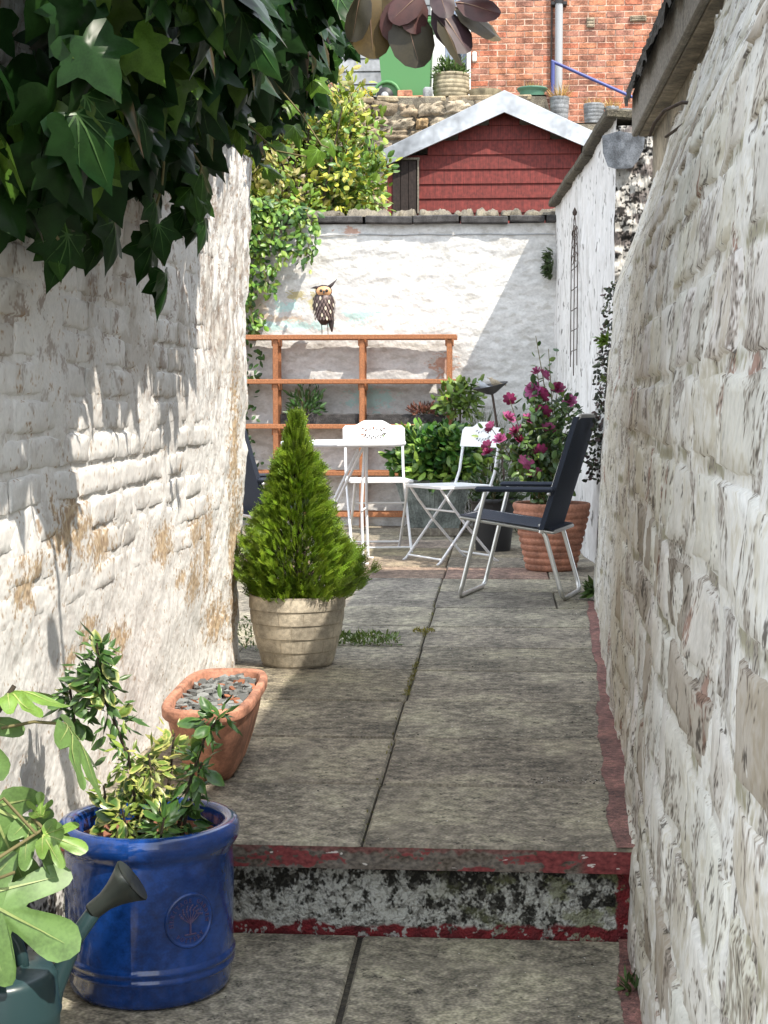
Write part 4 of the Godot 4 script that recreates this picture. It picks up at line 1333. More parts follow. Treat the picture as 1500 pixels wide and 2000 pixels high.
# ---------- ivy on the left wall
func ivy_out(d: float, s: float) -> float:
	var o := 0.44
	if d > 4.1 and d < 5.5: o = lerpf(0.44, 0.16, ss(4.1, 4.7, d)) + 0.14 * ss(0.3, 0.6, s)
	if d >= 5.3: o = 0.37
	var k := sqrt(clampf(s / 0.42, 0.0, 1.0))
	if s > 0.75: k *= 1.0 - 0.5 * (s - 0.75)
	return -0.93 + o * k
func ivy_low(d: float) -> float:
	return 1.16 + 0.235 * (d - 2.4) + 0.1 * n2(d * 1.7, 5.0)
func build_ivy() -> void:
	var t := thing("ivy", "mass of dark glossy ivy hanging over the left wall", "ivy")
	var meshes := []
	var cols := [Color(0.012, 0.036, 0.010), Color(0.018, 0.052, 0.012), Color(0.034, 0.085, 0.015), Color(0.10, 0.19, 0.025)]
	for c in cols:
		for v in 2:
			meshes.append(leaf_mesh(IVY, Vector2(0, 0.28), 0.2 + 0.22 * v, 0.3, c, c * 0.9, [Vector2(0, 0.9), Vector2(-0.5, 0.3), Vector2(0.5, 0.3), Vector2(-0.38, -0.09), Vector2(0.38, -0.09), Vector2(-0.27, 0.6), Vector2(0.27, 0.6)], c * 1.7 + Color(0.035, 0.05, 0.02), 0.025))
	var plain := leaf_mesh(IVY, Vector2(0, 0.28), 0.25, 0.2, Color.WHITE, Color.WHITE, [], Color.WHITE, 0.02)
	var place := func(depth: float) -> Array:
		var d := rr(2.45, 6.5)
		var s := rng.randf() * 1.2
		var lump := 0.09 * n2(d * 2.6, s * 3.0 + 20.0) + 0.03 * n2(d * 9.0, s * 9.0)
		var p := Vector3(ivy_out(d, s) + lump - depth, ivy_low(d) + s, -d)
		var out := Vector3(0.75, 0.35 if s > 0.3 else 0.0, 0.45).normalized()
		var along := Vector3(0.25, -1.0, 0.1) + rv() * 0.75
		var size := rr(0.075, 0.135) * (1.0 if d < 4.2 else 0.82)
		return [leaf_tf(p, along, out + rv() * 0.75, size), s, d]
	for i in 300:
		var q: Array = place.call(-0.01)
		if q[2] < 2.6 and i % 2 == 0: q = place.call(-0.01)
		var k := 0
		var r := rng.randf()
		if r > 0.91: k = 3
		elif r > 0.7: k = 2
		elif r > 0.35: k = 1
		var o := part(t, "leaf", meshes[k * 2 + rng.randi() % 2], M.ivy)
		o.transform = q[0]
	var tf := []
	var cs := []
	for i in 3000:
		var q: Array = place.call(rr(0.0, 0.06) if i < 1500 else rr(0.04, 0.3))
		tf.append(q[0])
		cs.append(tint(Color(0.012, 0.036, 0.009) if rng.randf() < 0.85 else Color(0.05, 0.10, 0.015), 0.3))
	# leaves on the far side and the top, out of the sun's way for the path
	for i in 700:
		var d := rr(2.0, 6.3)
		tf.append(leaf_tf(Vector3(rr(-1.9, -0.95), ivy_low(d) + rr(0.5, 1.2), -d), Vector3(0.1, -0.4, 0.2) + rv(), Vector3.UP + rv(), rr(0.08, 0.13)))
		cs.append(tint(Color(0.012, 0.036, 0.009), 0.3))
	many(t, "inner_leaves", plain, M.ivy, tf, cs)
	# hanging sprays
	for sp in [[2.75, 1.42, 0.2, -0.79], [3.05, 1.46, 0.18, -0.77], [3.42, 1.5, 0.27, -0.74], [3.75, 1.52, 0.16, -0.72], [2.95, 1.42, 0.14, -0.81]]:
		var b := MB.new()
		var pts := []
		for k in 6: pts.append(Vector3(sp[3] + 0.02 * sin(k * 1.3), sp[1] - sp[2] * k / 5.0, -sp[0] - 0.015 * k))
		b.tube(pts, 0.003, 5)
		part(t, "stem", b.mesh(), M.twig)
		for k in 7:
			var o := part(t, "leaf", meshes[rng.randi() % 6], M.ivy)
			o.transform = leaf_tf(pts[mini(k, 5)] + rv() * 0.025, Vector3(0.15, -1, 0) + rv() * 0.4, Vector3(0.8, 0.1, 0.5) + rv() * 0.4, rr(0.075, 0.115))
	# bare young runners with pale leaves
	for rn in [[Vector3(-0.6, 1.78, -4.1), Vector3(-0.5, 1.66, -4.05), Vector3(-0.44, 1.57, -4.0), Vector3(-0.42, 1.56, -3.98)], [Vector3(-0.62, 1.62, -4.0), Vector3(-0.55, 1.55, -3.95), Vector3(-0.47, 1.53, -3.92)]]:
		var b := MB.new()
		b.tube(rn, [0.0028, 0.0025, 0.002, 0.0015].slice(0, rn.size()), 5)
		part(t, "runner", b.mesh(), M.twig)
		for k in 5:
			var o := part(t, "leaf", meshes[6 + rng.randi() % 2], M.ivy)
			o.transform = leaf_tf(rn[rng.randi() % rn.size()] + rv() * 0.04, Vector3(0.2, -0.7, 0.2) + rv() * 0.6, Vector3(0.5, 0.6, 0.6), rr(0.045, 0.075))
	var b := MB.new()
	for i in 9:
		var d := 2.4 + i * 0.42
		var pts := []
		for k in 7: pts.append(Vector3(-1.0 + 0.05 * sin(k + i) + 0.04 * k, 1.5 + 0.11 * k + 0.05 * i, -d - 0.1 * k + 0.05 * sin(k * 2.0)))
		b.tube(pts, 0.012, 6)
	b.tube([Vector3(-1.35, -0.3, -4.0), Vector3(-1.33, 0.8, -4.05), Vector3(-1.2, 1.7, -4.1), Vector3(-1.1, 1.95, -4.2)], [0.05, 0.045, 0.035, 0.02], 8)
	part(t, "woody_stems", b.mesh(), M.bark)

# ---------- shrub and climbers at the back
func clumpy(n: int, clumps: int, ctr: Vector3, rad: Vector3, leaf: float, cols: Array, cl := 0.16, shell := 0.6) -> Array:
	var tf := []
	var cs := []
	var cc := []
	for i in clumps:
		var dir := rv().normalized()
		cc.append([dir * Vector3(1, 1, 1) * lerpf(shell, 1.0, rng.randf()), cols[rng.randi() % cols.size()]])
	for i in n:
		var q: Array = cc[rng.randi() % clumps]
		var off := (rv() + rv()) * 0.5 * cl
		var p: Vector3 = ctr + q[0] * rad + off
		tf.append(leaf_tf(p, off.normalized() + Vector3(0, 0.2, 0.2) + rv() * 0.7, Vector3(0.3, 0.7, 0.5) + rv() * 0.8, leaf * rr(0.65, 1.3)))
		cs.append(tint(q[1], 0.3))
	return [tf, cs]
func build_back_bush() -> void:
	var small := plain_leaf(OVAL)
	var s := thing("yellow_green_shrub", "large yellow green shrub growing behind the end wall left of the shed", "shrub", Vector3(-1.6, 1.75, -13.0))
	var q := clumpy(9000, 190, Vector3(0.0, 1.05, 0.0), Vector3(0.72, 0.85, 0.5), 0.068, [Color(0.30, 0.38, 0.04), Color(0.18, 0.30, 0.035), Color(0.42, 0.43, 0.06), Color(0.10, 0.20, 0.035), Color(0.34, 0.31, 0.10)], 0.2, 0.5)
	many(s, "foliage", small, M.leaf, q[0], q[1])
	var b := MB.new()
	for i in 9:
		var a := rv()
		b.tube([Vector3(a.x * 0.08, -0.05, a.z * 0.08), Vector3(a.x * 0.3, 0.7, a.z * 0.25), Vector3(a.x * 0.6, 1.5, a.z * 0.4)], [0.02, 0.013, 0.005], 6)
	part(s, "stems", b.mesh(), M.bark)
	var s2 := thing("dark_shrub", "dark green shrub behind the ivy at the far left of the end wall", "shrub", Vector3(-2.75, 1.75, -13.2))
	q = clumpy(3000, 90, Vector3(0.0, 0.9, 0.0), Vector3(0.75, 1.0, 0.5), 0.07, [Color(0.07, 0.14, 0.03), Color(0.10, 0.19, 0.03), Color(0.04, 0.1, 0.02)], 0.22, 0.45)
	many(s2, "foliage", small, M.leaf, q[0], q[1])
	b = MB.new()
	b.tube([Vector3(0, -0.05, 0), Vector3(0.05, 0.7, 0), Vector3(0.0, 1.4, 0.05)], [0.03, 0.02, 0.008], 6)
	part(s2, "stems", b.mesh(), M.bark)
	# climber tumbling over the wall
	var c := thing("climber", "leafy green climber tumbling over the end wall beside the shelf", "climber")
	var tf := []
	var cs := []
	b = MB.new()
	for st in [[-1.95, 2.4, 1.35], [-1.86, 2.4, 0.95], [-1.78, 2.4, 0.65], [-1.68, 2.42, 0.5], [-1.58, 2.42, 0.42], [-1.48, 2.4, 0.46], [-2.05, 2.4, 1.5], [-2.2, 2.4, 1.6], [-1.9, 2.4, 0.5], [-1.72, 2.4, 0.3], [-1.82, 2.42, 0.35]]:
		var pts := []
		for k in 8:
			var u := k / 7.0
			pts.append(Vector3(st[0] + 0.05 * sin(u * 5.0 + st[0] * 9.0) + 0.12 * u * (1.0 if st[0] > -1.6 else 0.2), st[1] + 0.06 * sin(u * PI) - st[2] * u, -11.78 + 0.07 * sin(u * 3.0 + st[0] * 5.0)))
		b.tube(pts, 0.004, 5)
		for k in int(st[2] * 210.0):
			var u := rng.randf()
			var a: Vector3 = pts[int(u * 6.99)].lerp(pts[int(u * 6.99) + 1], fmod(u * 6.99, 1.0))
			tf.append(leaf_tf(a + rv() * Vector3(0.07, 0.06, 0.05), Vector3(0.1, -0.5, 0.3) + rv() * 0.8, Vector3(0.2, 0.5, 0.8) + rv() * 0.6, rr(0.045, 0.08)))
			cs.append(tint([Color(0.14, 0.28, 0.035), Color(0.2, 0.3, 0.04), Color(0.05, 0.12, 0.025)][rng.randi() % 3], 0.3))
	for i in 550:
		var y := rr(0.0, 1.55)
		tf.append(leaf_tf(Vector3(-1.98 + rr(-0.5, 0.2) - 0.08 * n2(y * 3.0, 2.0), y, -11.8 + rr(-0.04, 0.1)), rv() + Vector3(0, -0.5, 0), Vector3(0, 0.3, 1) + rv() * 0.6, rr(0.04, 0.065)))
		cs.append(tint(Color(0.045, 0.11, 0.025), 0.35))
	many(c, "foliage", small, M.leaf, tf, cs)
	b.tube([Vector3(-2.1, -0.02, -11.72), Vector3(-2.05, 1.0, -11.8), Vector3(-2.0, 2.0, -11.8), Vector3(-1.95, 2.42, -11.85)], [0.015, 0.012, 0.009, 0.006], 6)
	part(c, "stems", b.mesh(), M.twig)

# ---------- shelf unit
func build_shelf() -> void:
	var s := thing("shelf_unit", "open orange brown timber shelf unit against the white end wall", "shelf unit")
	var zf := -11.66
	var zr := -11.84
	var xs := [-2.27, -1.63, -0.99, -0.35]
	var ys := [1.405, 1.08, 0.75, 0.405, 0.1]
	for x in xs:
		for z in [zf, zr]:
			var b := MB.new()
			b.col = Color.WHITE * rr(0.85, 1.15)
			b.box(Vector3(x, 0.695, z), Vector3(0.038, 1.39, 0.03), 0.003)
			part(s, "post", b.mesh(), M.shelfwood)
	for i in ys.size():
		for z in [zf + 0.024, zr - 0.0]:
			var b := MB.new()
			b.col = Color.WHITE * rr(0.85, 1.15)
			b.box(Vector3(-1.31, ys[i], z), Vector3(2.03, 0.034, 0.018), 0.003)
			part(s, "rail", b.mesh(), M.shelfwood)
		for k in 3:
			if i == 4: continue
			for zz in [[zr + 0.012, zr + 0.066], [zr + 0.104, zf - 0.016]]:
				var b := MB.new()
				b.col = Color.WHITE * rr(0.85, 1.1)
				b.box(Vector3(xs[k] + 0.32, ys[i] - 0.006, (zz[0] + zz[1]) * 0.5), Vector3(0.596, 0.014, absf(zz[1] - zz[0])), 0.002)
				part(s, "shelf_board", b.mesh(), M.shelfwood)
		for x in xs:
			if i == 4: continue
			var b := MB.new()
			b.box(Vector3(x, ys[i] - 0.04, (zf + zr) * 0.5), Vector3(0.06, 0.05, 0.16), 0.003)
			part(s, "bracket_block", b.mesh(), M.shelfwood)
	# trough on the third shelf
	var small := plain_leaf(LANCE)
	var t := thing("slate_trough", "long dark trough on the middle shelf of the timber unit", "trough", Vector3(-1.31, 0.753, -11.745))
	var b := MB.new()
	b.box(Vector3(0, 0.045, 0), Vector3(0.58, 0.09, 0.13), 0.006)
	part(t, "trough_body", b.mesh(), M.slate)
	t = thing("slate_trough", "long dark trough on the right bay of the timber unit", "trough", Vector3(-0.67, 0.753, -11.745))
	part(t, "trough_body", b.mesh(), M.slate)
	tuft("trailing_plant", "green trailing plant in the dark trough on the middle shelf", "plant", Vector3(-1.42, 0.84, -11.74), 0.15, 0.22, 200, small, M.leaf, Color(0.05, 0.12, 0.03), 0.06)
	tuft("dried_plant", "withered reddish plant at the right end of the shelf", "plant", Vector3(-0.52, 0.84, -11.73), 0.15, 0.07, 260, small, M.leaf, Color(0.17, 0.07, 0.05), 0.045)
	# owl
	var o := thing("owl_ornament", "dark metal owl ornament with an orange face on the top shelf", "ornament", Vector3(-1.25, 1.424, -11.66), 0.12)
	b = MB.new()
	var rings := [[0.02, 0.07, -0.02], [0.045, 0.1, -0.012], [0.07, 0.15, 0.0], [0.083, 0.2, 0.008], [0.083, 0.25, 0.005], [0.068, 0.285, -0.002], [0.05, 0.3, -0.004]]
	b.sheet(24, 6, func(u: float, v: float) -> Vector3:
		var k := int(v * 6.0 + 0.01)
		var a := u * TAU
		return Vector3(sin(a) * rings[k][0] * 0.95 - 0.02 + 0.1 * (rings[k][1] - 0.07) * -0.1, rings[k][1], cos(a) * rings[k][0] * 0.7 + rings[k][2]), Vector2.ZERO, Vector2.ONE, true)
	part(o, "body", b.mesh(), M.owlbody)
	b = MB.new()
	b.sheet(20, 10, func(u: float, v: float) -> Vector3:
		var a := u * TAU
		var e := (v - 0.5) * PI
		return Vector3(-0.02 + sin(a) * cos(e) * 0.062, 0.315 + sin(e) * 0.048, cos(a) * cos(e) * 0.05), Vector2.ZERO, Vector2.ONE, true)
	part(o, "head", b.mesh(), M.owlbody)
	b = MB.new()
	b.sheet(16, 5, func(u: float, v: float) -> Vector3:
		var a := u * TAU
		return Vector3(-0.02 + sin(a) * v * 0.056, 0.312 + cos(a) * v * 0.038, 0.056 - 0.018 * v * v), Vector2.ZERO, Vector2.ONE, true)
	part(o, "face_disc", b.mesh(), M.owlface)
	for x in [-0.04, 0.0]:
		b = MB.new()
		b.lathe([Vector2(0.012, -0.002), Vector2(0.009, 0.006), Vector2(0, 0.008)], 12)
		var e := part(o, "eye", b.mesh(), M.black)
		e.position = Vector3(x, 0.316, 0.053)
		e.rotation.x = PI / 2
	b = MB.new()
	b.tube([Vector3(-0.02, 0.312, 0.052), Vector3(-0.02, 0.3, 0.07), Vector3(-0.02, 0.288, 0.062)], [0.009, 0.006, 0.001], 6)
	part(o, "beak", b.mesh(), M.black)
	for k in [-1.0, 1.0]:
		b = MB.new()
		b.tube([Vector3(-0.02 + k * 0.03, 0.34, 0.01), Vector3(-0.02 + k * 0.06, 0.352 + 0.01 * k, 0.012), Vector3(-0.02 + k * 0.098, 0.35 + 0.034 * (k + 0.6), 0.01)], [0.016, 0.012, 0.001], 6)
		part(o, "ear_tuft", b.mesh(), M.owlbody)
		b = MB.new()
		b.tube([Vector3(-0.015 + k * 0.022, 0.09, -0.01), Vector3(-0.012 + k * 0.022, 0.03, 0.0), Vector3(-0.012 + k * 0.022, 0.004, 0.0), Vector3(-0.012 + k * 0.022, 0.003, 0.03)], 0.0035, 6)
		part(o, "leg", b.mesh(), M.black)
	b = MB.new()
	b.tube([Vector3(0.02, 0.16, -0.035), Vector3(0.035, 0.08, -0.03), Vector3(0.04, 0.02, -0.03)], [0.035, 0.022, 0.005], 8)
	part(o, "tail", b.mesh(), M.owlbody)
	var sc := plain_leaf(OVAL)
	for r in 7:
		for k in 9:
			var a := -1.35 + k * 0.335 + (0.16 if r % 2 else 0.0)
			var y := 0.12 + r * 0.024
			var rad := 0.085 - 0.55 * pow(absf(y - 0.22), 1.6)
			var f := part(o, "feather", sc, M.owlspot if (k + r * 2) % 5 == 0 else M.owlscale)
			f.transform = leaf_tf(Vector3(-0.02 + sin(a) * rad * 0.97, y + 0.012, cos(a) * rad * 0.74 + 0.008), Vector3(sin(a) * 0.3, -1, cos(a) * 0.4), Vector3(sin(a), 0.2, cos(a)), 0.034)
	# cable along the wall
	var cab := thing("wall_cable", "thin cable clipped along the top of the white end wall", "cable")
	b = MB.new()
	var pts := []
	for k in 40:
		var x := lerpf(-1.7, 0.42, k / 39.0)
		pts.append(Vector3(x, 2.17 + 0.006 * n2(x * 2.0, 3.0), zb(x, 2.17) + 0.008))
	b.tube(pts, 0.004, 6)
	part(cab, "cable", b.mesh(), M.greypaint)

# ---------- furniture
func bistro_chair(label: String, at: Vector3, turn: float) -> void:
	var c := thing("bistro_chair", label, "chair", at, turn, "white folding bistro chairs")
	for s in [-1.0, 1.0]:
		var b := MB.new()
		var x: float = s * 0.185
		b.tube([Vector3(x, 0.0, 0.22), Vector3(x, 0.012, 0.20), Vector3(x, 0.23, 0.02), Vector3(x, 0.42, -0.135), Vector3(x, 0.52, -0.175), Vector3(x, 0.76, -0.215)], 0.0085, 8)
		part(c, "leg", b.mesh(), M.whitemetal)
		b = MB.new()
		x = s * 0.165
		b.tube([Vector3(x, 0.435, 0.185), Vector3(x, 0.36, 0.13), Vector3(x, 0.23, 0.02), Vector3(x, 0.012, -0.19), Vector3(x, 0.0, -0.215)], 0.0085, 8)
		part(c, "leg", b.mesh(), M.whitemetal)
	for q in [[0.185, 0.03, 0.187], [0.165, 0.035, -0.17], [0.165, 0.3, 0.08]]:
		var b := MB.new()
		b.tube([Vector3(-q[0], q[1], q[2]), Vector3(q[0], q[1], q[2])], 0.006, 8)
		part(c, "stretcher", b.mesh(), M.whitemetal)
	var b := MB.new()
	var hw := 0.195
	b.sheet(14, 12, func(u: float, v: float) -> Vector3:
		var x := (u - 0.5) * 2.0
		var z := lerpf(-0.17, 0.2, v)
		return Vector3(x * hw * (1.0 - 0.08 * (1.0 - v)), 0.447 - 0.006 * (1.0 - x * x) * sin(v * PI), z))
	b.box(Vector3(0, 0.44, 0.198), Vector3(0.39, 0.018, 0.006), 0.002)
	b.box(Vector3(0, 0.44, -0.168), Vector3(0.35, 0.018, 0.006), 0.002)
	for s in [-1.0, 1.0]: b.bar(Vector3(s * 0.18, 0.44, -0.168), Vector3(s * 0.195, 0.44, 0.198), 0.006, 0.018)
	part(c, "seat", b.mesh(), M.whitemetal)
	# pierced back plate
	b = MB.new()
	var nu := 84
	var nv := 34
	var holes := []
	for k in 15:
		var a := -1.35 + k * 0.193
		holes.append([Vector2(sin(a) * 0.075, 0.065 - cos(a) * 0.032 + (0.012 if k % 2 else 0.0)), a * 0.8 + (0.7 if k % 2 else -0.5)])
	for q in [[Vector2(0, 0.1), 0.0], [Vector2(-0.022, 0.09), 0.8], [Vector2(0.022, 0.09), -0.8], [Vector2(-0.05, 0.085), 0.6], [Vector2(0.05, 0.085), -0.6], [Vector2(-0.07, 0.095), 1.0], [Vector2(0.07, 0.095), -1.0]]: holes.append(q)
	var top := func(x: float) -> float:
		var k := absf(x) / 0.2
		return 0.115 + 0.032 * ss(0.62, 0.25, k) + (0.0 if k < 0.9 else -0.02 * (k - 0.9) * 10.0)
	var pos := func(x: float, y: float, z: float) -> Vector3:
		return Vector3(x, 0.665 + y * 0.985, -0.198 - y * 0.17 + z + 0.5 * x * x - 0.012)
	for i in nu:
		for j in nv:
			var xa := lerpf(-0.2, 0.2, float(i) / nu)
			var xb := lerpf(-0.2, 0.2, float(i + 1) / nu)
			var v0 := float(j) / nv
			var v1 := float(j + 1) / nv
			var mid := Vector2((xa + xb) * 0.5, (v0 + v1) * 0.5 * top.call((xa + xb) * 0.5))
			var inside := false
			for hq in holes:
				var d: Vector2 = (mid - hq[0]).rotated(hq[1])
				if (d.x / 0.0045) ** 2 + (d.y / 0.0105) ** 2 < 1.0: inside = true
			if inside: continue
			b.quad_o(pos.call(xa, v0 * top.call(xa), 0.002), pos.call(xb, v0 * top.call(xb), 0.002), pos.call(xb, v1 * top.call(xb), 0.002), pos.call(xa, v1 * top.call(xa), 0.002), Vector3(0, 0, 1))
			b.quad_o(pos.call(xa, v0 * top.call(xa), -0.002), pos.call(xb, v0 * top.call(xb), -0.002), pos.call(xb, v1 * top.call(xb), -0.002), pos.call(xa, v1 * top.call(xa), -0.002), Vector3(0, 0, -1))
	var edge := []
	for i in 41:
		var x := lerpf(-0.2, 0.2, i / 40.0)
		edge.append(pos.call(x, top.call(x), 0.0))
	b.tube(edge, 0.003, 6)
	part(c, "backrest", b.mesh(), M.whitemetal)
func camp_chair(label: String, at: Vector3, turn: float) -> void:
	var c := thing("camping_chair", label, "chair", at, turn, "navy folding camping chairs")
	var w := 0.235
	var b := MB.new()
	var k := func(s: float) -> Array: return [Vector3(s * w, 0.51, 0.115), Vector3(s * w, 0.06, 0.225), Vector3(s * w, 0.025, 0.235), Vector3(s * (w - 0.03), 0.011, 0.24)]
	var pts: Array = k.call(-1.0)
	var q: Array = k.call(1.0)
	q.reverse()
	b.tube(pts + q, 0.011, 10)
	part(c, "front_leg_frame", b.mesh(), M.alu)
	k = func(s: float) -> Array: return [Vector3(s * (w - 0.03), 0.36, -0.14), Vector3(s * (w - 0.03), 0.3, -0.17), Vector3(s * (w - 0.03), 0.06, -0.24), Vector3(s * (w - 0.035), 0.025, -0.25), Vector3(s * (w - 0.065), 0.011, -0.253)]
	pts = k.call(-1.0)
	q = k.call(1.0)
	q.reverse()
	b = MB.new()
	b.tube(pts + q, 0.011, 10)
	part(c, "rear_leg_frame", b.mesh(), M.alu)
	k = func(s: float) -> Array: return [Vector3(s * (w - 0.01), 0.32, -0.15), Vector3(s * (w - 0.01), 0.52, -0.205), Vector3(s * (w - 0.01), 0.82, -0.30), Vector3(s * (w - 0.025), 0.855, -0.315), Vector3(s * (w - 0.07), 0.865, -0.32)]
	pts = k.call(-1.0)
	q = k.call(1.0)
	q.reverse()
	b = MB.new()
	b.tube(pts + q, 0.011, 10)
	part(c, "back_frame", b.mesh(), M.alu)
	b = MB.new()
	for s in [-1.0, 1.0]: b.tube([Vector3(s * (w - 0.015), 0.385, 0.235), Vector3(s * (w - 0.015), 0.35, -0.02), Vector3(s * (w - 0.015), 0.325, -0.21)], 0.01, 8)
	b.tube([Vector3(-w + 0.015, 0.385, 0.235), Vector3(w - 0.015, 0.385, 0.235)], 0.01, 8)
	b.tube([Vector3(-w + 0.015, 0.325, -0.21), Vector3(w - 0.015, 0.325, -0.21)], 0.01, 8)
	part(c, "seat_frame", b.mesh(), M.alu)
	b = MB.new()
	for z in [0.0, 0.007]:
		b.sheet(10, 14, func(u: float, v: float) -> Vector3:
			var x := (u - 0.5) * 2.0
			return Vector3(x * (w + 0.0), lerpf(0.397, 0.337, v) - 0.022 * (1.0 - x * x) * sin(v * PI) - z, lerpf(0.245, -0.215, v)))
	part(c, "seat_fabric", b.mesh(), M.navy)
	b = MB.new()
	for z in [0.0, 0.024]:
		b.sheet(10, 14, func(u: float, v: float) -> Vector3:
			var x := (u - 0.5) * 2.0
			return Vector3(x * (w + 0.004), lerpf(0.335, 0.862, v), lerpf(-0.142, -0.303, v) - 0.02 * (1.0 - x * x) * sin(v * PI) - z))
	for s in [-1.0, 1.0]:
		b.quad_o(Vector3(s * (w + 0.004), 0.335, -0.142), Vector3(s * (w + 0.004), 0.862, -0.303), Vector3(s * (w + 0.004), 0.862, -0.327), Vector3(s * (w + 0.004), 0.335, -0.166), Vector3(s, 0, 0))
	part(c, "back_fabric", b.mesh(), M.navy)
	for s in [-1.0, 1.0]:
		b = MB.new()
		b.bar(Vector3(s * (w + 0.012), 0.522, 0.16), Vector3(s * (w + 0.012), 0.525, -0.22), 0.045, 0.024, Vector3.UP, 0.01)
		var ar := part(c, "armrest", b.mesh(), M.navy)
		b = MB.new()
		b.tube([Vector3(s * (w + 0.018), 0.505, -0.195), Vector3(s * (w + 0.03), 0.505, -0.195)], 0.009, 8)
		part(ar, "rivet", b.mesh(), M.alu)
func build_furniture() -> void:
	# table
	var t := thing("bistro_table", "round white metal bistro table behind the conifer", "table", Vector3(-0.89, 0, -9.2))
	var b := MB.new()
	b.lathe([Vector2(0, 0.675), Vector2(0.345, 0.675), Vector2(0.36, 0.678), Vector2(0.366, 0.69), Vector2(0.362, 0.702), Vector2(0.35, 0.704), Vector2(0, 0.702)], 64)
	part(t, "table_top", b.mesh(), M.whitemetal)
	for s in [-1.0, 1.0]:
		b = MB.new()
		b.tube([Vector3(0.13 + s * 0.01, 0.68, s * 0.2), Vector3(0.12, 0.35, s * 0.16), Vector3(0.13, 0.01, s * 0.18), Vector3(0.16, 0.003, s * 0.18)], 0.0085, 8)
		part(t, "leg", b.mesh(), M.whitemetal)
		b = MB.new()
		b.tube([Vector3(0.1, 0.66, s * 0.17), Vector3(-0.2, 0.03, s * 0.17), Vector3(-0.215, 0.003, s * 0.17)], 0.0085, 8)
		part(t, "leg", b.mesh(), M.whitemetal)
	for q in [[0.125, 0.31], [-0.06, 0.33], [-0.19, 0.06]]:
		b = MB.new()
		b.tube([Vector3(q[0], q[1], -0.175), Vector3(q[0], q[1], 0.175)], 0.006, 8)
		part(t, "stretcher", b.mesh(), M.whitemetal)
	bistro_chair("white bistro chair facing forward behind the round table", Vector3(-0.745, 0, -9.95), 0.2)
	bistro_chair("white bistro chair seen side on between the planter and the camping chair", Vector3(-0.26, 0, -9.28), atan2(-0.82, 0.57))
	camp_chair("navy camping chair with aluminium legs in front of the terracotta rose pot", Vector3(0.115, 0, -7.66), deg_to_rad(-104))
	camp_chair("navy camping chair mostly hidden behind the end of the left wall", Vector3(-1.17, 0, -8.5), deg_to_rad(120))

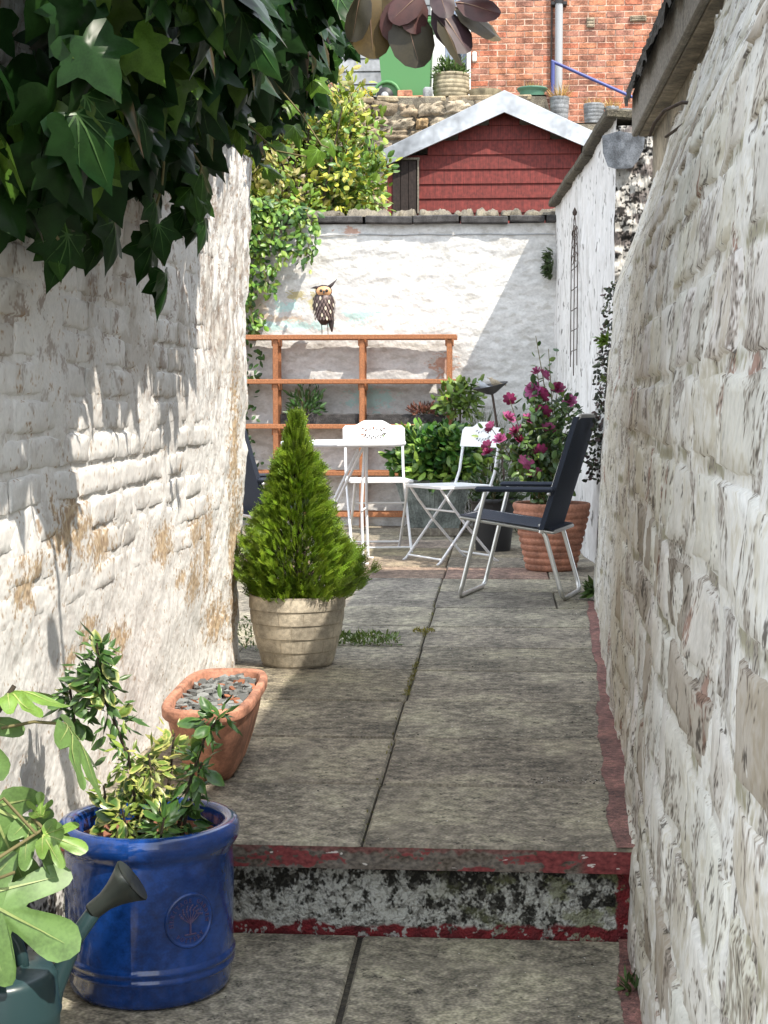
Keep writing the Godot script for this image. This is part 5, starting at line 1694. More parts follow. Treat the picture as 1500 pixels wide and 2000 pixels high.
# ---------- plants at the end of the yard
func build_far_plants() -> void:
	var lance := plain_leaf(LANCE)
	var oval := plain_leaf(OVAL)
	# zinc planter on a timber plinth
	var z := thing("zinc_planter", "tapered galvanised planter on a timber plinth behind the bistro chairs", "planter", Vector3(-0.43, 0, -11.12))
	var b := MB.new()
	b.box(Vector3(-0.02, 0.03, 0), Vector3(0.4, 0.056, 0.36), 0.006)
	part(z, "plinth", b.mesh(), M.greywood)
	b = MB.new()
	var lo := []
	var hi := []
	for q in [[-1, 1], [1, 1], [1, -1], [-1, -1]]:
		lo.append(Vector3(q[0] * 0.17, 0.06, q[1] * 0.16))
		hi.append(Vector3(q[0] * 0.27, 0.385, q[1] * 0.2))
	for k in 4:
		var j := (k + 1) % 4
		b.quad_o(lo[k], lo[j], hi[j], hi[k], (lo[k] + lo[j]) * Vector3(1, 0, 1))
	b.quad_o(lo[0], lo[1], lo[2], lo[3], Vector3.DOWN)
	for k in 4: b.tube([hi[k], hi[(k + 1) % 4]], 0.009, 8)
	for k in 15:
		var u := -0.92 + k * 0.131
		b.bar(Vector3(u * 0.17, 0.07, 0.163), Vector3(u * 0.265, 0.375, 0.202), 0.006, 0.006)
	part(z, "planter_body", b.mesh(), M.zinc)
	b = MB.new()
	b.quad_o(Vector3(-0.26, 0.365, 0.19), Vector3(0.26, 0.365, 0.19), Vector3(0.26, 0.365, -0.19), Vector3(-0.26, 0.365, -0.19), Vector3.UP)
	part(z, "soil", b.mesh(), M.soil)
	var g := thing("leafy_shrub", "bright green leafy shrub filling the galvanised planter", "shrub", Vector3(-0.42, 0.36, -11.1))
	var q := clumpy(1900, 90, Vector3(0.02, 0.18, 0.02), Vector3(0.33, 0.2, 0.2), 0.075, [Color(0.06, 0.17, 0.025), Color(0.13, 0.28, 0.04), Color(0.03, 0.09, 0.02), Color(0.22, 0.36, 0.06)], 0.12, 0.3)
	many(g, "foliage", oval, M.gloss, q[0], q[1])
	b = MB.new()
	for i in 8:
		var a := rv()
		b.tube([Vector3(a.x * 0.05, 0.0, a.z * 0.05), Vector3(a.x * 0.25, 0.25, a.z * 0.15)], 0.006, 5)
	part(g, "stems", b.mesh(), M.twig)
	# ribbed terracotta pot with the rose
	pot("terracotta_pot", "large ribbed terracotta pot behind the navy camping chair", Vector3(0.305, 0, -8.83), 0.212, 0.375, M.terracotta, [Vector2(0.62, 0.0), Vector2(0.8, 0.45), Vector2(0.97, 0.88)], 9)
	var r := thing("rose_bush", "tall rose bush with purple pink flowers in the ribbed terracotta pot", "rose bush", Vector3(0.305, 0.335, -8.83))
	b = MB.new()
	var tf := []
	var cs := []
	var flowers := [Vector3(0.22, 1.083, -8.7), Vector3(0.235, 0.965, -8.68), Vector3(0.20, 0.99, -8.7), Vector3(0.331, 0.999, -8.75), Vector3(0.068, 0.944, -8.7), Vector3(0.111, 0.763, -8.6), Vector3(0.06, 0.84, -8.65), Vector3(0.237, 0.665, -8.6), Vector3(-0.045, 0.651, -8.62), Vector3(0.154, 0.595, -8.6), Vector3(0.21, 0.539, -8.6), Vector3(0.022, 0.721, -8.6), Vector3(0.401, 0.93, -8.8), Vector3(0.166, 0.833, -8.65), Vector3(0.278, 0.777, -8.65), Vector3(-0.03, 0.79, -8.66), Vector3(0.25, 0.87, -8.68), Vector3(0.12, 0.72, -8.62), Vector3(-0.05, 0.69, -8.66), Vector3(0.25, 1.07, -8.7)]
	var tips := flowers.duplicate()
	for k in 16: tips.append(Vector3(rr(0.1, 0.46), rr(0.6, 1.05), rr(-9.05, -8.65)))
	tips.append(Vector3(0.21, 1.29, -8.76))
	tips.append(Vector3(0.28, 1.22, -8.76))
	for f in tips:
		var e: Vector3 = f - r.position
		var a := Vector3(e.x * 0.15 + rr(-0.05, 0.05), 0.0, e.z * 0.15 + rr(-0.05, 0.05))
		var pts := [a, a.lerp(e, 0.5) + Vector3(0, 0.08, 0) + rv() * 0.03, e]
		b.tube(pts, [0.005, 0.0035, 0.002], 5)
		for k in (62 if e.y < 0.72 and e.x > -0.22 else 9):
			var u := pow(rng.randf(), 0.6)
			var pp: Vector3 = pts[0].lerp(pts[1], u * 2.0) if u < 0.5 else pts[1].lerp(pts[2], u * 2.0 - 1.0)
			tf.append(leaf_tf(pp + rv() * 0.06 * (1.0 if e.y < 0.85 else 0.4), rv() + Vector3(0, -0.1, 0.3), Vector3(0, 0.7, 0.5) + rv() * 0.7, rr(0.032, 0.06)))
			cs.append(tint([Color(0.07, 0.14, 0.03), Color(0.13, 0.21, 0.04), Color(0.04, 0.085, 0.025)][rng.randi() % 3], 0.3))
	part(r, "canes", b.mesh(), M.twig)
	many(r, "foliage", oval, M.leaf, tf, cs)
	var fm := []
	for c in [Color(0.38, 0.045, 0.20), Color(0.46, 0.10, 0.27), Color(0.28, 0.025, 0.11)]:
		var m := MB.new()
		for ring in 3:
			var n: int = [4, 6, 7][ring]
			for k in n:
				var a := TAU * k / n + ring
				m.col = c * rr(0.75, 1.2)
				var dir := Vector3(sin(a), 0, cos(a))
				var side := Vector3(cos(a), 0, -sin(a))
				var w := 0.4 + 0.14 * ring
				var up: float = [0.9, 0.65, 0.3][ring]
				var rad: float = [0.35, 0.7, 1.0][ring]
				var i0 := m.p(Vector3.ZERO)
				var i1 := m.p(dir * rad * 0.6 + side * w * 0.5 + Vector3(0, up * 0.6, 0))
				var i2 := m.p(dir * rad * 0.6 - side * w * 0.5 + Vector3(0, up * 0.6, 0))
				var i3 := m.p(dir * rad + side * w * 0.3 + Vector3(0, up, 0))
				var i4 := m.p(dir * rad - side * w * 0.3 + Vector3(0, up, 0))
				m.t3(i0, i1, i2); m.t3(i1, i3, i4); m.t3(i1, i4, i2)
		fm.append(m.mesh())
	for f in flowers:
		var o := part(r, "flower", fm[rng.randi() % 3], M.petal)
		o.transform = Transform3D(Basis.from_euler(Vector3(rr(0.3, 1.2), rr(0, 6), rr(-0.5, 0.5))).scaled(Vector3.ONE * rr(0.034, 0.055)), f - r.position)
	# dish on a rod
	var d := thing("bird_dish", "dark conical bird dish on a thin rod beside the roses", "bird feeder", Vector3(0.03, 0, -10.3))
	b = MB.new()
	b.tube([Vector3(0.02, 0, 0), Vector3(0.015, 0.5, 0), Vector3(-0.06, 0.98, 0)], 0.008, 8)
	part(d, "rod", b.mesh(), M.rust)
	b = MB.new()
	b.lathe([Vector2(0.0, 0.0), Vector2(0.03, 0.01), Vector2(0.118, 0.062), Vector2(0.114, 0.066), Vector2(0.03, 0.018), Vector2(0, 0.012)], 30)
	var dish := part(d, "dish", b.mesh(), M.slate)
	dish.position = Vector3(-0.062, 0.975, 0)
	dish.rotation.z = 0.2
	dish.rotation.x = 0.1
	for k in 2:
		b = MB.new()
		b.sheet(14, 8, func(u: float, v: float) -> Vector3:
			var a := u * TAU
			var e := (v - 0.5) * PI
			var x := sin(e) * 0.042
			return Vector3(x, sin(a) * cos(e) * 0.02 + (0.012 if x > 0.025 else 0.0), cos(a) * cos(e) * 0.018))
		b.tube([Vector3(0.036, 0.014, 0), Vector3(0.058, 0.012, 0)], [0.006, 0.001], 6)
		b.tube([Vector3(-0.03, 0.0, 0), Vector3(-0.075, 0.012, 0)], [0.012, 0.006], 6)
		b.tube([Vector3(0, 0, 0), Vector3(0, -0.035, 0)], 0.003, 5)
		var o := part(d, "bird_figure", b.mesh(), M.rubble if k == 1 else M.greypaint)
		o.position = Vector3(-0.12 + k * 0.075, 1.035 + k * 0.02, 0)
		o.rotation = Vector3(0, 2.6 + k * 0.7, 0.35)
	# dark pot and grey foliage behind
	pot("dark_pot", "plain dark blue pot behind the side-on bistro chair", Vector3(-0.02, 0, -9.95), 0.15, 0.33, M.black)
	tuft("pot_greenery", "low dark greenery in the dark blue pot", "plant", Vector3(-0.02, 0.3, -9.95), 0.17, 0.18, 260, lance, M.leaf, Color(0.05, 0.09, 0.03), 0.06)
	var l := thing("grey_lavender", "tall grey green lavender behind the right end of the shelf", "lavender", Vector3(-0.1, 0, -11.25))
	var bl := blade_mesh()
	tf = []
	cs = []
	for i in 900:
		var a := rv()
		tf.append(leaf_tf(Vector3(a.x * 0.24, rr(0.25, 0.85) - absf(a.x) * 0.25, a.z * 0.18), Vector3(a.x * 0.6, 1, a.z * 0.5 + 0.1) + rv() * 0.35, rv(), rr(0.07, 0.16)))
		cs.append(tint(Color(0.17, 0.20, 0.13), 0.3))
	for i in 500:
		var a := rv()
		tf.append(leaf_tf(Vector3(a.x * 0.26 + 0.05, rr(0.0, 0.6), a.z * 0.16), rv() + Vector3.UP * 0.4, rv(), rr(0.08, 0.14)))
		cs.append(tint(Color(0.05, 0.08, 0.03), 0.3))
	many(l, "foliage", bl, M.leaf, tf, cs)
	b = MB.new()
	for i in 6: b.tube([Vector3(0, 0, 0), Vector3(rr(-0.15, 0.15), 0.5, rr(-0.1, 0.1))], 0.006, 5)
	part(l, "stems", b.mesh(), M.twig)
	var y := thing("lime_shrub", "yellow green leafy shoots between the shelf and the bird dish", "shrub", Vector3(-0.27, 0, -11.5))
	q = clumpy(260, 16, Vector3(0, 0.95, 0), Vector3(0.1, 0.13, 0.08), 0.065, [Color(0.22, 0.32, 0.05), Color(0.12, 0.2, 0.04)], 0.09)
	many(y, "foliage", oval, M.leaf, q[0], q[1])
	b = MB.new()
	for i in 5: b.tube([Vector3(0.02 * i - 0.04, 0, 0), Vector3(rr(-0.08, 0.08), 0.95, 0)], 0.006, 5)
	part(y, "stems", b.mesh(), M.twig)
	# fern on the end wall, creeper where the two right walls meet
	var fe := thing("wall_fern", "small dark fern rooted high in the corner of the end wall", "fern", Vector3(0.385, 1.93, -11.86))
	tf = []
	cs = []
	for i in 170:
		var a := rv()
		tf.append(leaf_tf(Vector3(a.x * 0.025, a.y * 0.09 + 0.02, rr(-0.02, 0.03)), Vector3(-0.6, a.y * 0.4 - 0.2, 0.5) + rv() * 0.6, rv(), rr(0.035, 0.065)))
		cs.append(tint(Color(0.07, 0.11, 0.04), 0.3))
	many(fe, "foliage", lance, M.leaf, tf, cs)
	var cr := thing("wall_creeper", "dark small leaved creeper running down the joint of the right walls", "creeper")
	tf = []
	cs = []
	b = MB.new()
	var cp := []
	for k in 14:
		var h := lerpf(0.02, 1.5, k / 13.0)
		cp.append(Vector3(0.475 + lean(h) - 0.0 + 0.01 * sin(k * 1.9), h, -7.53))
	b.tube(cp, 0.005, 5)
	part(cr, "stem", b.mesh(), M.bark)
	for i in 620:
		var h := 0.55 + 0.95 * pow(rng.randf(), 0.9)
		var wd := 0.035 + 0.02 * n2(h * 5.0, 3.0)
		tf.append(leaf_tf(Vector3(0.455 + lean(h) + rr(-wd, 0.03), h, -7.55 + rr(-0.12, 0.02)), rv() + Vector3(-0.3, -0.3, 0.2), Vector3(-0.4, 0.3, 1) + rv() * 0.6, rr(0.014, 0.03)))
		cs.append(tint([Color(0.035, 0.045, 0.03), Color(0.07, 0.09, 0.04), Color(0.09, 0.06, 0.055)][rng.randi() % 3], 0.4))
	many(cr, "foliage", oval, M.leaf, tf, cs)
	# bright rosette and weeds in the wall and at its foot
	for s in [[Vector3(0.505, 1.21, -7.45), 0.06, 26, "bright green rosette growing out of the edge of the right stone wall", Color(0.16, 0.26, 0.04)], [Vector3(0.5, 1.03, -7.44), 0.03, 14, "tiny green weed just under the bright rosette on the right wall", Color(0.14, 0.2, 0.05)], [Vector3(0.46, 0.04, -7.5), 0.07, 40, "green weed at the foot of the right wall behind the camping chair", Color(0.09, 0.15, 0.04)]]:
		var t := thing("wall_weed", s[3], "weed", s[0], 0.0, "weeds in the right wall")
		tf = []
		cs = []
		for i in s[2]:
			tf.append(leaf_tf(rv() * 0.015, Vector3(-0.6, 0.4, 0.5) + rv() * 0.9, rv() + Vector3.UP, s[1] * rr(0.7, 1.2)))
			cs.append(tint(s[4], 0.3))
		many(t, "foliage", lance, M.leaf, tf, cs)

# ---------- conifer
func build_conifer() -> void:
	var at := Vector3(-0.703, 0, -5.56)
	var t := thing("barrel_pot", "beige plastic pot moulded like a barrel holding the conifer", "plant pot", at)
	var b := MB.new()
	var pr := [Vector2(0, 0.0), Vector2(0.118, 0.0), Vector2(0.123, 0.004)]
	var bands := 5
	for i in bands:
		var y0 := 0.006 + i * 0.049
		var y1 := y0 + 0.049
		var f := func(y: float) -> float: return 0.122 + 0.048 * sin(clampf(y / 0.25, 0.0, 1.0) * PI * 0.5)
		pr.append_array([Vector2(f.call(y0) - 0.002, y0 + 0.001), Vector2(f.call(y0) + 0.003, y0 + 0.004), Vector2(f.call(y0) + 0.003, y0 + 0.004), Vector2((f.call(y0) + f.call(y1)) * 0.5 + 0.002, (y0 + y1) * 0.5), Vector2(f.call(y1) - 0.001, y1), Vector2(f.call(y1) - 0.001, y1)])
	pr.append_array([Vector2(0.171, 0.252), Vector2(0.167, 0.254), Vector2(0.162, 0.252), Vector2(0.158, 0.22)])
	b.lathe(pr, 56)
	part(t, "pot_body", b.mesh(), M.beigepot)
	# stave joints as thin ribs
	for i in 5:
		for k in 12:
			var a := TAU * (k + (0.5 if i % 2 else 0.0)) / 12.0
			var y := 0.012 + i * 0.049
			var f := func(yy: float) -> float: return 0.122 + 0.048 * sin(clampf(yy / 0.25, 0.0, 1.0) * PI * 0.5)
			b = MB.new()
			b.bar(Vector3(sin(a) * (f.call(y) + 0.0025), y, cos(a) * (f.call(y) + 0.0025)), Vector3(sin(a) * (f.call(y + 0.04) + 0.001), y + 0.04, cos(a) * (f.call(y + 0.04) + 0.001)), 0.0014, 0.0014, Vector3.UP, 0.0003)
			part(t, "stave_joint", b.mesh(), M.potjoint)
	b = MB.new()
	b.lathe([Vector2(0.16, 0.225), Vector2(0.08, 0.235), Vector2(0, 0.24)], 24)
	part(t, "soil", b.mesh(), M.soil)
	# the shrub
	var c := thing("dwarf_conifer", "bright green cone shaped dwarf conifer in the beige barrel pot", "conifer", at + Vector3(0, 0.235, 0))
	b = MB.new()
	b.tube([Vector3.ZERO, Vector3(0.005, 0.3, 0), Vector3(0, 0.6, 0)], [0.014, 0.009, 0.003], 7)
	for i in 60:
		var y := rr(0.02, 0.5)
		var a := rr(0, TAU)
		var r := conifer_r(y) * 0.85
		b.tube([Vector3(0, y * 0.8, 0), Vector3(sin(a) * r * 0.6, y + 0.01, cos(a) * r * 0.6), Vector3(sin(a) * r, y + 0.06, cos(a) * r)], [0.004, 0.0025, 0.001], 4)
	part(c, "trunk", b.mesh(), M.bark)
	# flat fan of scale-leaved twigs
	var fr := MB.new()
	var twig := func(p0: Vector2, dir: Vector2, len: float, w: float) -> void:
		var s := Vector2(-dir.y, dir.x) * w
		var e := p0 + dir * len
		var m := p0 + dir * len * 0.55
		var i0 := fr.p(Vector3(p0.x - s.x * 0.4, p0.y - s.y * 0.4, 0))
		var i1 := fr.p(Vector3(p0.x + s.x * 0.4, p0.y + s.y * 0.4, 0))
		var i2 := fr.p(Vector3(m.x + s.x, m.y + s.y, -0.03))
		var i3 := fr.p(Vector3(m.x - s.x, m.y - s.y, -0.03))
		var i4 := fr.p(Vector3(e.x, e.y, 0.03))
		fr.t3(i0, i1, i2); fr.t3(i0, i2, i3); fr.t3(i3, i2, i4)
	twig.call(Vector2.ZERO, Vector2.UP * -1.0, 1.0, 0.036)
	for k in 5:
		var y := 0.12 + k * 0.16
		for s in [-1.0, 1.0]:
			twig.call(Vector2(0, y), Vector2(s * 0.62, 0.78).normalized(), 0.42 - k * 0.05, 0.034)
			twig.call(Vector2(s * 0.13, y + 0.17), Vector2(s * 0.2, 0.98).normalized(), 0.2 - 0.02 * k, 0.028)
	var frond := fr.mesh()
	var tf := []
	var cs := []
	for i in 5200:
		var y := 0.62 * pow(rng.randf(), 1.45)
		var a := rr(0, TAU)
		var k := 1.0 - 0.45 * pow(rng.randf(), 2.2)
		var lump := 1.0 + 0.24 * n2(sin(a) * 1.8 + 4.0, y * 8.0 + cos(a) * 1.8)
		var r := conifer_r(y) * lump
		# heavier lobe low on the right
		r *= 1.0 + 0.3 * ss(0.12, 0.03, absf(y - 0.1)) * ss(0.3, 0.95, sin(a - 0.15))
		var p := Vector3(sin(a) * r * k, y, cos(a) * r * k)
		var dir := Vector3(sin(a) * 0.8, 0.75, cos(a) * 0.8) + rv() * 0.45
		if y > 0.5: dir = Vector3(sin(a) * 0.25, 1.0, cos(a) * 0.25) + rv() * 0.2
		tf.append(leaf_tf(p, dir, Vector3(cos(a), 0.2, -sin(a)) + rv() * 0.9, rr(0.034, 0.062)))
		cs.append(tint(Color(0.06, 0.11, 0.012).lerp(Color(0.27, 0.43, 0.032), pow(rng.randf(), 0.6)), 0.25))
	many(c, "foliage", frond, M.leaf, tf, cs)
func conifer_r(y: float) -> float:
	var ys := [0.0, 0.06, 0.15, 0.25, 0.32, 0.40, 0.5, 0.58, 0.64]
	var rs := [0.14, 0.172, 0.165, 0.125, 0.092, 0.066, 0.038, 0.014, 0.002]
	for i in ys.size() - 1:
		if y <= ys[i + 1]: return lerpf(rs[i], rs[i + 1], (y - ys[i]) / (ys[i + 1] - ys[i]))
	return 0.004

# ---------- terracotta trough by the left wall
func build_trough() -> void:
	var at := Vector3(-0.705, 0, -3.95)
	var t := thing("terracotta_trough", "boat shaped terracotta trough on the paving by the left wall", "trough", at, 0.03)
	var b := MB.new()
	var shape := func(a: float, w: float, l: float) -> Vector2:
		var s := sin(a)
		var c := cos(a)
		return Vector2(signf(s) * pow(absf(s), 0.5) * w, signf(c) * pow(absf(c), 0.5) * l)
	# [height, half width, half length, shift toward camera]
	var prof := [[0.0, 0.0, 0.0, 0.0], [0.0, 0.05, 0.15, 0.0], [0.02, 0.062, 0.175, 0.0], [0.07, 0.078, 0.22, 0.0], [0.13, 0.092, 0.265, 0.0], [0.172, 0.098, 0.292, 0.0], [0.174, 0.106, 0.30, 0.0], [0.18, 0.110, 0.306, 0.0], [0.198, 0.111, 0.308, 0.0], [0.205, 0.107, 0.304, 0.0], [0.205, 0.093, 0.288, 0.0], [0.198, 0.089, 0.284, 0.0], [0.12, 0.082, 0.25, 0.0]]
	b.sheet(64, prof.size() - 1, func(u: float, v: float) -> Vector3:
		var p: Array = prof[int(round(v * (prof.size() - 1)))]
		var q: Vector2 = shape.call(u * TAU, p[1], p[2])
		return Vector3(q.x, p[0], q.y))
	part(t, "trough_body", b.mesh(), M.terracotta2)
	b = MB.new()
	b.sheet(40, 6, func(u: float, v: float) -> Vector3:
		var q: Vector2 = shape.call(u * TAU, 0.088 * v, 0.283 * v)
		return Vector3(q.x, 0.172 + 0.006 * n2(q.x * 20.0, q.y * 20.0), q.y))
	part(t, "soil", b.mesh(), M.soil)
	var g := thing("slate_chippings", "grey and rust slate chippings filling the terracotta trough", "gravel", at + Vector3(0, 0.178, 0), 0.03)
	g.set_meta("kind", "stuff")
	var cm := MB.new()
	var ring := []
	for k in 6: ring.append(Vector3(cos(k * TAU / 6.0) * rr(0.7, 1.1), 0, sin(k * TAU / 6.0) * rr(0.5, 0.9)))
	for k in 6:
		var j := (k + 1) % 6
		var h := Vector3(0, 0.22, 0)
		cm.tri_o(h * 1.2, ring[k] + h, ring[j] + h, Vector3.UP)
		cm.tri_o(-h, ring[k] * 0.85 - h, ring[j] * 0.85 - h, Vector3.DOWN)
		cm.quad_o(ring[k] + h, ring[j] + h, ring[j] * 0.85 - h, ring[k] * 0.85 - h, ring[k])
	var chip := cm.mesh()
	var tf := []
	var cs := []
	for i in 430:
		var q: Vector2 = shape.call(rr(0, TAU), 0.076 * sqrt(rng.randf()), 0.265 * sqrt(rng.randf()))
		var s := rr(0.008, 0.021)
		tf.append(Transform3D(Basis.from_euler(Vector3(rr(-0.5, 0.5), rr(0, 6), rr(-0.5, 0.5))).scaled(Vector3.ONE * s), Vector3(q.x, rr(-0.002, 0.013), q.y)))
		var k := rr(0.09, 0.3)
		cs.append(Color(k * 0.95, k, k * 0.98) if rng.randf() < 0.86 else Color(0.42, 0.16, 0.08) * rr(0.6, 1.1))
	many(g, "chippings", chip, M.chip, tf, cs)

# ---------- blue glazed pot
func build_blue_pot() -> void:
	var at := Vector3(-0.668, -0.2, -2.985)
	var t := thing("blue_glazed_pot", "big cobalt blue glazed pot with a round tree emblem", "plant pot", at)
	var R := 0.164
	var b := MB.new()
	b.lathe([Vector2(0, 0), Vector2(0.14, 0), Vector2(0.149, 0.003), Vector2(0.155, 0.012), Vector2(0.158, 0.03), Vector2(0.159, 0.046), Vector2(0.163, 0.05), Vector2(0.1645, 0.055), Vector2(0.162, 0.06), Vector2(0.1605, 0.064), Vector2(0.1645, 0.068), Vector2(0.1655, 0.073), Vector2(0.163, 0.079), Vector2(0.1615, 0.083), Vector2(0.162, 0.14), Vector2(0.163, 0.22), Vector2(0.1615, 0.27), Vector2(0.162, 0.278), Vector2(0.168, 0.285), Vector2(0.1735, 0.294), Vector2(0.175, 0.307), Vector2(0.1735, 0.32), Vector2(0.168, 0.327), Vector2(0.158, 0.329), Vector2(0.148, 0.327), Vector2(0.144, 0.32), Vector2(0.143, 0.29), Vector2(0.142, 0.25)], 96)
	part(t, "pot_body", b.mesh(), M.blueglaze)
	b = MB.new()
	b.sheet(40, 8, func(u: float, v: float) -> Vector3:
		var a := u * TAU
		return Vector3(sin(a) * v * 0.143, 0.262 + 0.012 * n2(sin(a) * v * 3.0, cos(a) * v * 3.0), cos(a) * v * 0.143))
	part(t, "soil", b.mesh(), M.soil)
	b = MB.new()
	for k in 1:
		b.lathe([Vector2(0.1425, 0.25), Vector2(0.1415, 0.288)], 64)
	part(t, "bare_clay_band", b.mesh(), M.terracotta)
	# emblem wrapped on the curved side
	var az := deg_to_rad(39.5)
	var ey := 0.168
	var wrap := func(x: float, y: float, o: float) -> Vector3:
		var a := az + x / R
		return Vector3(sin(a) * (0.1615 + o), ey + y, cos(a) * (0.1615 + o))
	b = MB.new()
	b.sheet(48, 6, func(u: float, v: float) -> Vector3:
		var a := u * TAU
		var pr := [[0.053, -0.002], [0.052, 0.004], [0.049, 0.0055], [0.0465, 0.004], [0.045, 0.0015], [0.02, 0.0012], [0.0, 0.0012]]
		var q: Array = pr[int(round(v * 6.0))]
		return wrap.call(sin(a) * q[0] * 0.97, cos(a) * q[0], q[1]))
	var em := part(t, "emblem", b.mesh(), M.blueglaze)
	var mark := MB.new()
	var line := func(a: Vector2, e: Vector2, w0: float, w1: float) -> void:
		mark.tube([wrap.call(a.x, a.y, 0.0025), wrap.call((a.x + e.x) * 0.5, (a.y + e.y) * 0.5, 0.0028), wrap.call(e.x, e.y, 0.0025)], [w0, (w0 + w1) * 0.5, w1], 6)
	line.call(Vector2(0, -0.026), Vector2(0, 0.0), 0.0022, 0.0016)
	line.call(Vector2(-0.012, -0.026), Vector2(0.012, -0.026), 0.0014, 0.0014)
	for k in 7:
		var a := -1.25 + k * 0.417
		line.call(Vector2(0, -0.006), Vector2(sin(a) * 0.022, 0.002 + cos(a) * 0.022), 0.0012, 0.0006)
		for j in 3: 
			var q := Vector2(sin(a + 0.12 * (j - 1)) * (0.017 + 0.004 * j), 0.002 + cos(a + 0.12 * (j - 1)) * (0.017 + 0.004 * j))
			line.call(q, q + Vector2(0.002, 0.003), 0.0014, 0.0012)
	part(em, "tree_mark", mark.mesh(), M.bluerelief)
	var letters := MB.new()
	var font := SystemFont.new()
	font.font_names = PackedStringArray(["Droid Serif"])
	for w in [["HERITAGE GARDEN", -1.72, 1.72, 1.0], ["POTTERY", -0.72, 0.72, -1.0]]:
		var s: String = w[0]
		for i in s.length():
			if s[i] == " ": continue
			var th: float = lerpf(w[1], w[2], float(i) / (s.length() - 1))
			var tm := TextMesh.new()
			tm.font = font
			tm.text = s[i]
			tm.font_size = 16
			tm.pixel_size = 0.0006
			tm.depth = 0.0012
			var arr := tm.get_mesh_arrays()
			if arr.size() == 0 or arr[Mesh.ARRAY_VERTEX] == null: continue
			var vs: PackedVector3Array = arr[Mesh.ARRAY_VERTEX]
			var rot := -th if w[3] > 0 else th
			var c := Vector2(sin(th) * 0.0375, w[3] * cos(th) * 0.0375)
			var base := letters.v.size()
			for q in vs:
				var p := Vector2(q.x, q.y).rotated(rot) + c
				letters.p(wrap.call(p.x, p.y, 0.0024 + q.z))
			var ii = arr[Mesh.ARRAY_INDEX]
			if ii == null or ii.size() == 0:
				for k in range(0, vs.size(), 3): letters.t3(base + k, base + k + 1, base + k + 2)
			else:
				for k in range(0, ii.size(), 3): letters.t3(base + ii[k], base + ii[k + 1], base + ii[k + 2])
	if letters.ix.size() > 0: part(em, "lettering", letters.mesh(), M.bluerelief)
	# variegated shrub in the pot
	var v := thing("variegated_shrub", "straggly variegated shrub growing in the cobalt blue pot", "shrub", Vector3(-0.668, 0.066, -2.985))
	var lm := []
	for cc in [[Color(0.07, 0.15, 0.03), Color(0.48, 0.48, 0.16)], [Color(0.05, 0.12, 0.028), Color(0.09, 0.18, 0.035)], [Color(0.18, 0.28, 0.05), Color(0.60, 0.58, 0.2)]]:
		lm.append(leaf_mesh(OVAL, Vector2(0, 0.45), 0.35, 0.3, cc[0], cc[1], [], Color.WHITE, 0.03))
		lm.append(leaf_mesh(LANCE, Vector2(0, 0.45), 0.35, 0.3, cc[0], cc[1], [], Color.WHITE, 0.03))
	var st := MB.new()
	var br := [
		[[Vector3(-0.668, 0.07, -2.98), Vector3(-0.70, 0.22, -2.99), Vector3(-0.745, 0.33, -3.0), Vector3(-0.79, 0.40, -3.02)], 40, 1, 0.055, 0.045],
		[[Vector3(-0.745, 0.33, -3.0), Vector3(-0.765, 0.40, -3.0), Vector3(-0.77, 0.465, -3.0)], 36, 1, 0.05, 0.045],
		[[Vector3(-0.78, 0.40, -3.02), Vector3(-0.83, 0.37, -3.02), Vector3(-0.82, 0.3, -3.02)], 26, 1, 0.045, 0.045],
		[[Vector3(-0.68, 0.07, -2.97), Vector3(-0.69, 0.17, -2.96), Vector3(-0.70, 0.27, -2.95)], 36, 0, 0.05, 0.04],
		[[Vector3(-0.66, 0.07, -2.95), Vector3(-0.65, 0.18, -2.95), Vector3(-0.66, 0.26, -2.95)], 34, 2, 0.05, 0.036],
		[[Vector3(-0.65, 0.07, -2.98), Vector3(-0.63, 0.2, -3.0), Vector3(-0.62, 0.29, -3.0)], 30, 2, 0.05, 0.036],
		[[Vector3(-0.62, 0.07, -2.98), Vector3(-0.585, 0.2, -2.97), Vector3(-0.55, 0.3, -2.96), Vector3(-0.515, 0.34, -2.96)], 34, 1, 0.04, 0.042],
		[[Vector3(-0.61, 0.07, -2.99), Vector3(-0.59, 0.15, -2.98), Vector3(-0.56, 0.24, -2.97)], 26, 1, 0.035, 0.045],
		[[Vector3(-0.69, 0.07, -2.95), Vector3(-0.7, 0.12, -2.93), Vector3(-0.705, 0.16, -2.92)], 24, 0, 0.035, 0.045],
		[[Vector3(-0.64, 0.07, -2.93), Vector3(-0.63, 0.11, -2.91), Vector3(-0.62, 0.15, -2.9)], 24, 1, 0.035, 0.05],
		[[Vector3(-0.72, 0.07, -2.96), Vector3(-0.74, 0.14, -2.95), Vector3(-0.745, 0.2, -2.94)], 16, 0, 0.035, 0.04],
	]
	var vtf := []
	var vcs := []
	for q in br:
		var pts := []
		for p in q[0]: pts.append(p - v.position)
		var rads := []
		for k in pts.size(): rads.append(lerpf(0.0045, 0.002, float(k) / (pts.size() - 1)))
		st.tube(pts, rads, 6)
		for i in int(q[1] * 2.0):
			var u := pow(rng.randf(), 0.55) * (pts.size() - 1.001)
			var out := rv().normalized()
			vtf.append(leaf_tf(pts[int(u)].lerp(pts[int(u) + 1], fmod(u, 1.0)) + out * q[3] * 0.85 * rng.randf(), out + Vector3(0, rr(-0.5, 0.4), 0.1), Vector3(0.2, 0.8, 0.4) + rv() * 0.6, q[4] * rr(0.5, 0.8)))
			vcs.append(tint([Color(0.2, 0.28, 0.05), Color(0.07, 0.15, 0.035), Color(0.42, 0.44, 0.13)][q[2]], 0.3))
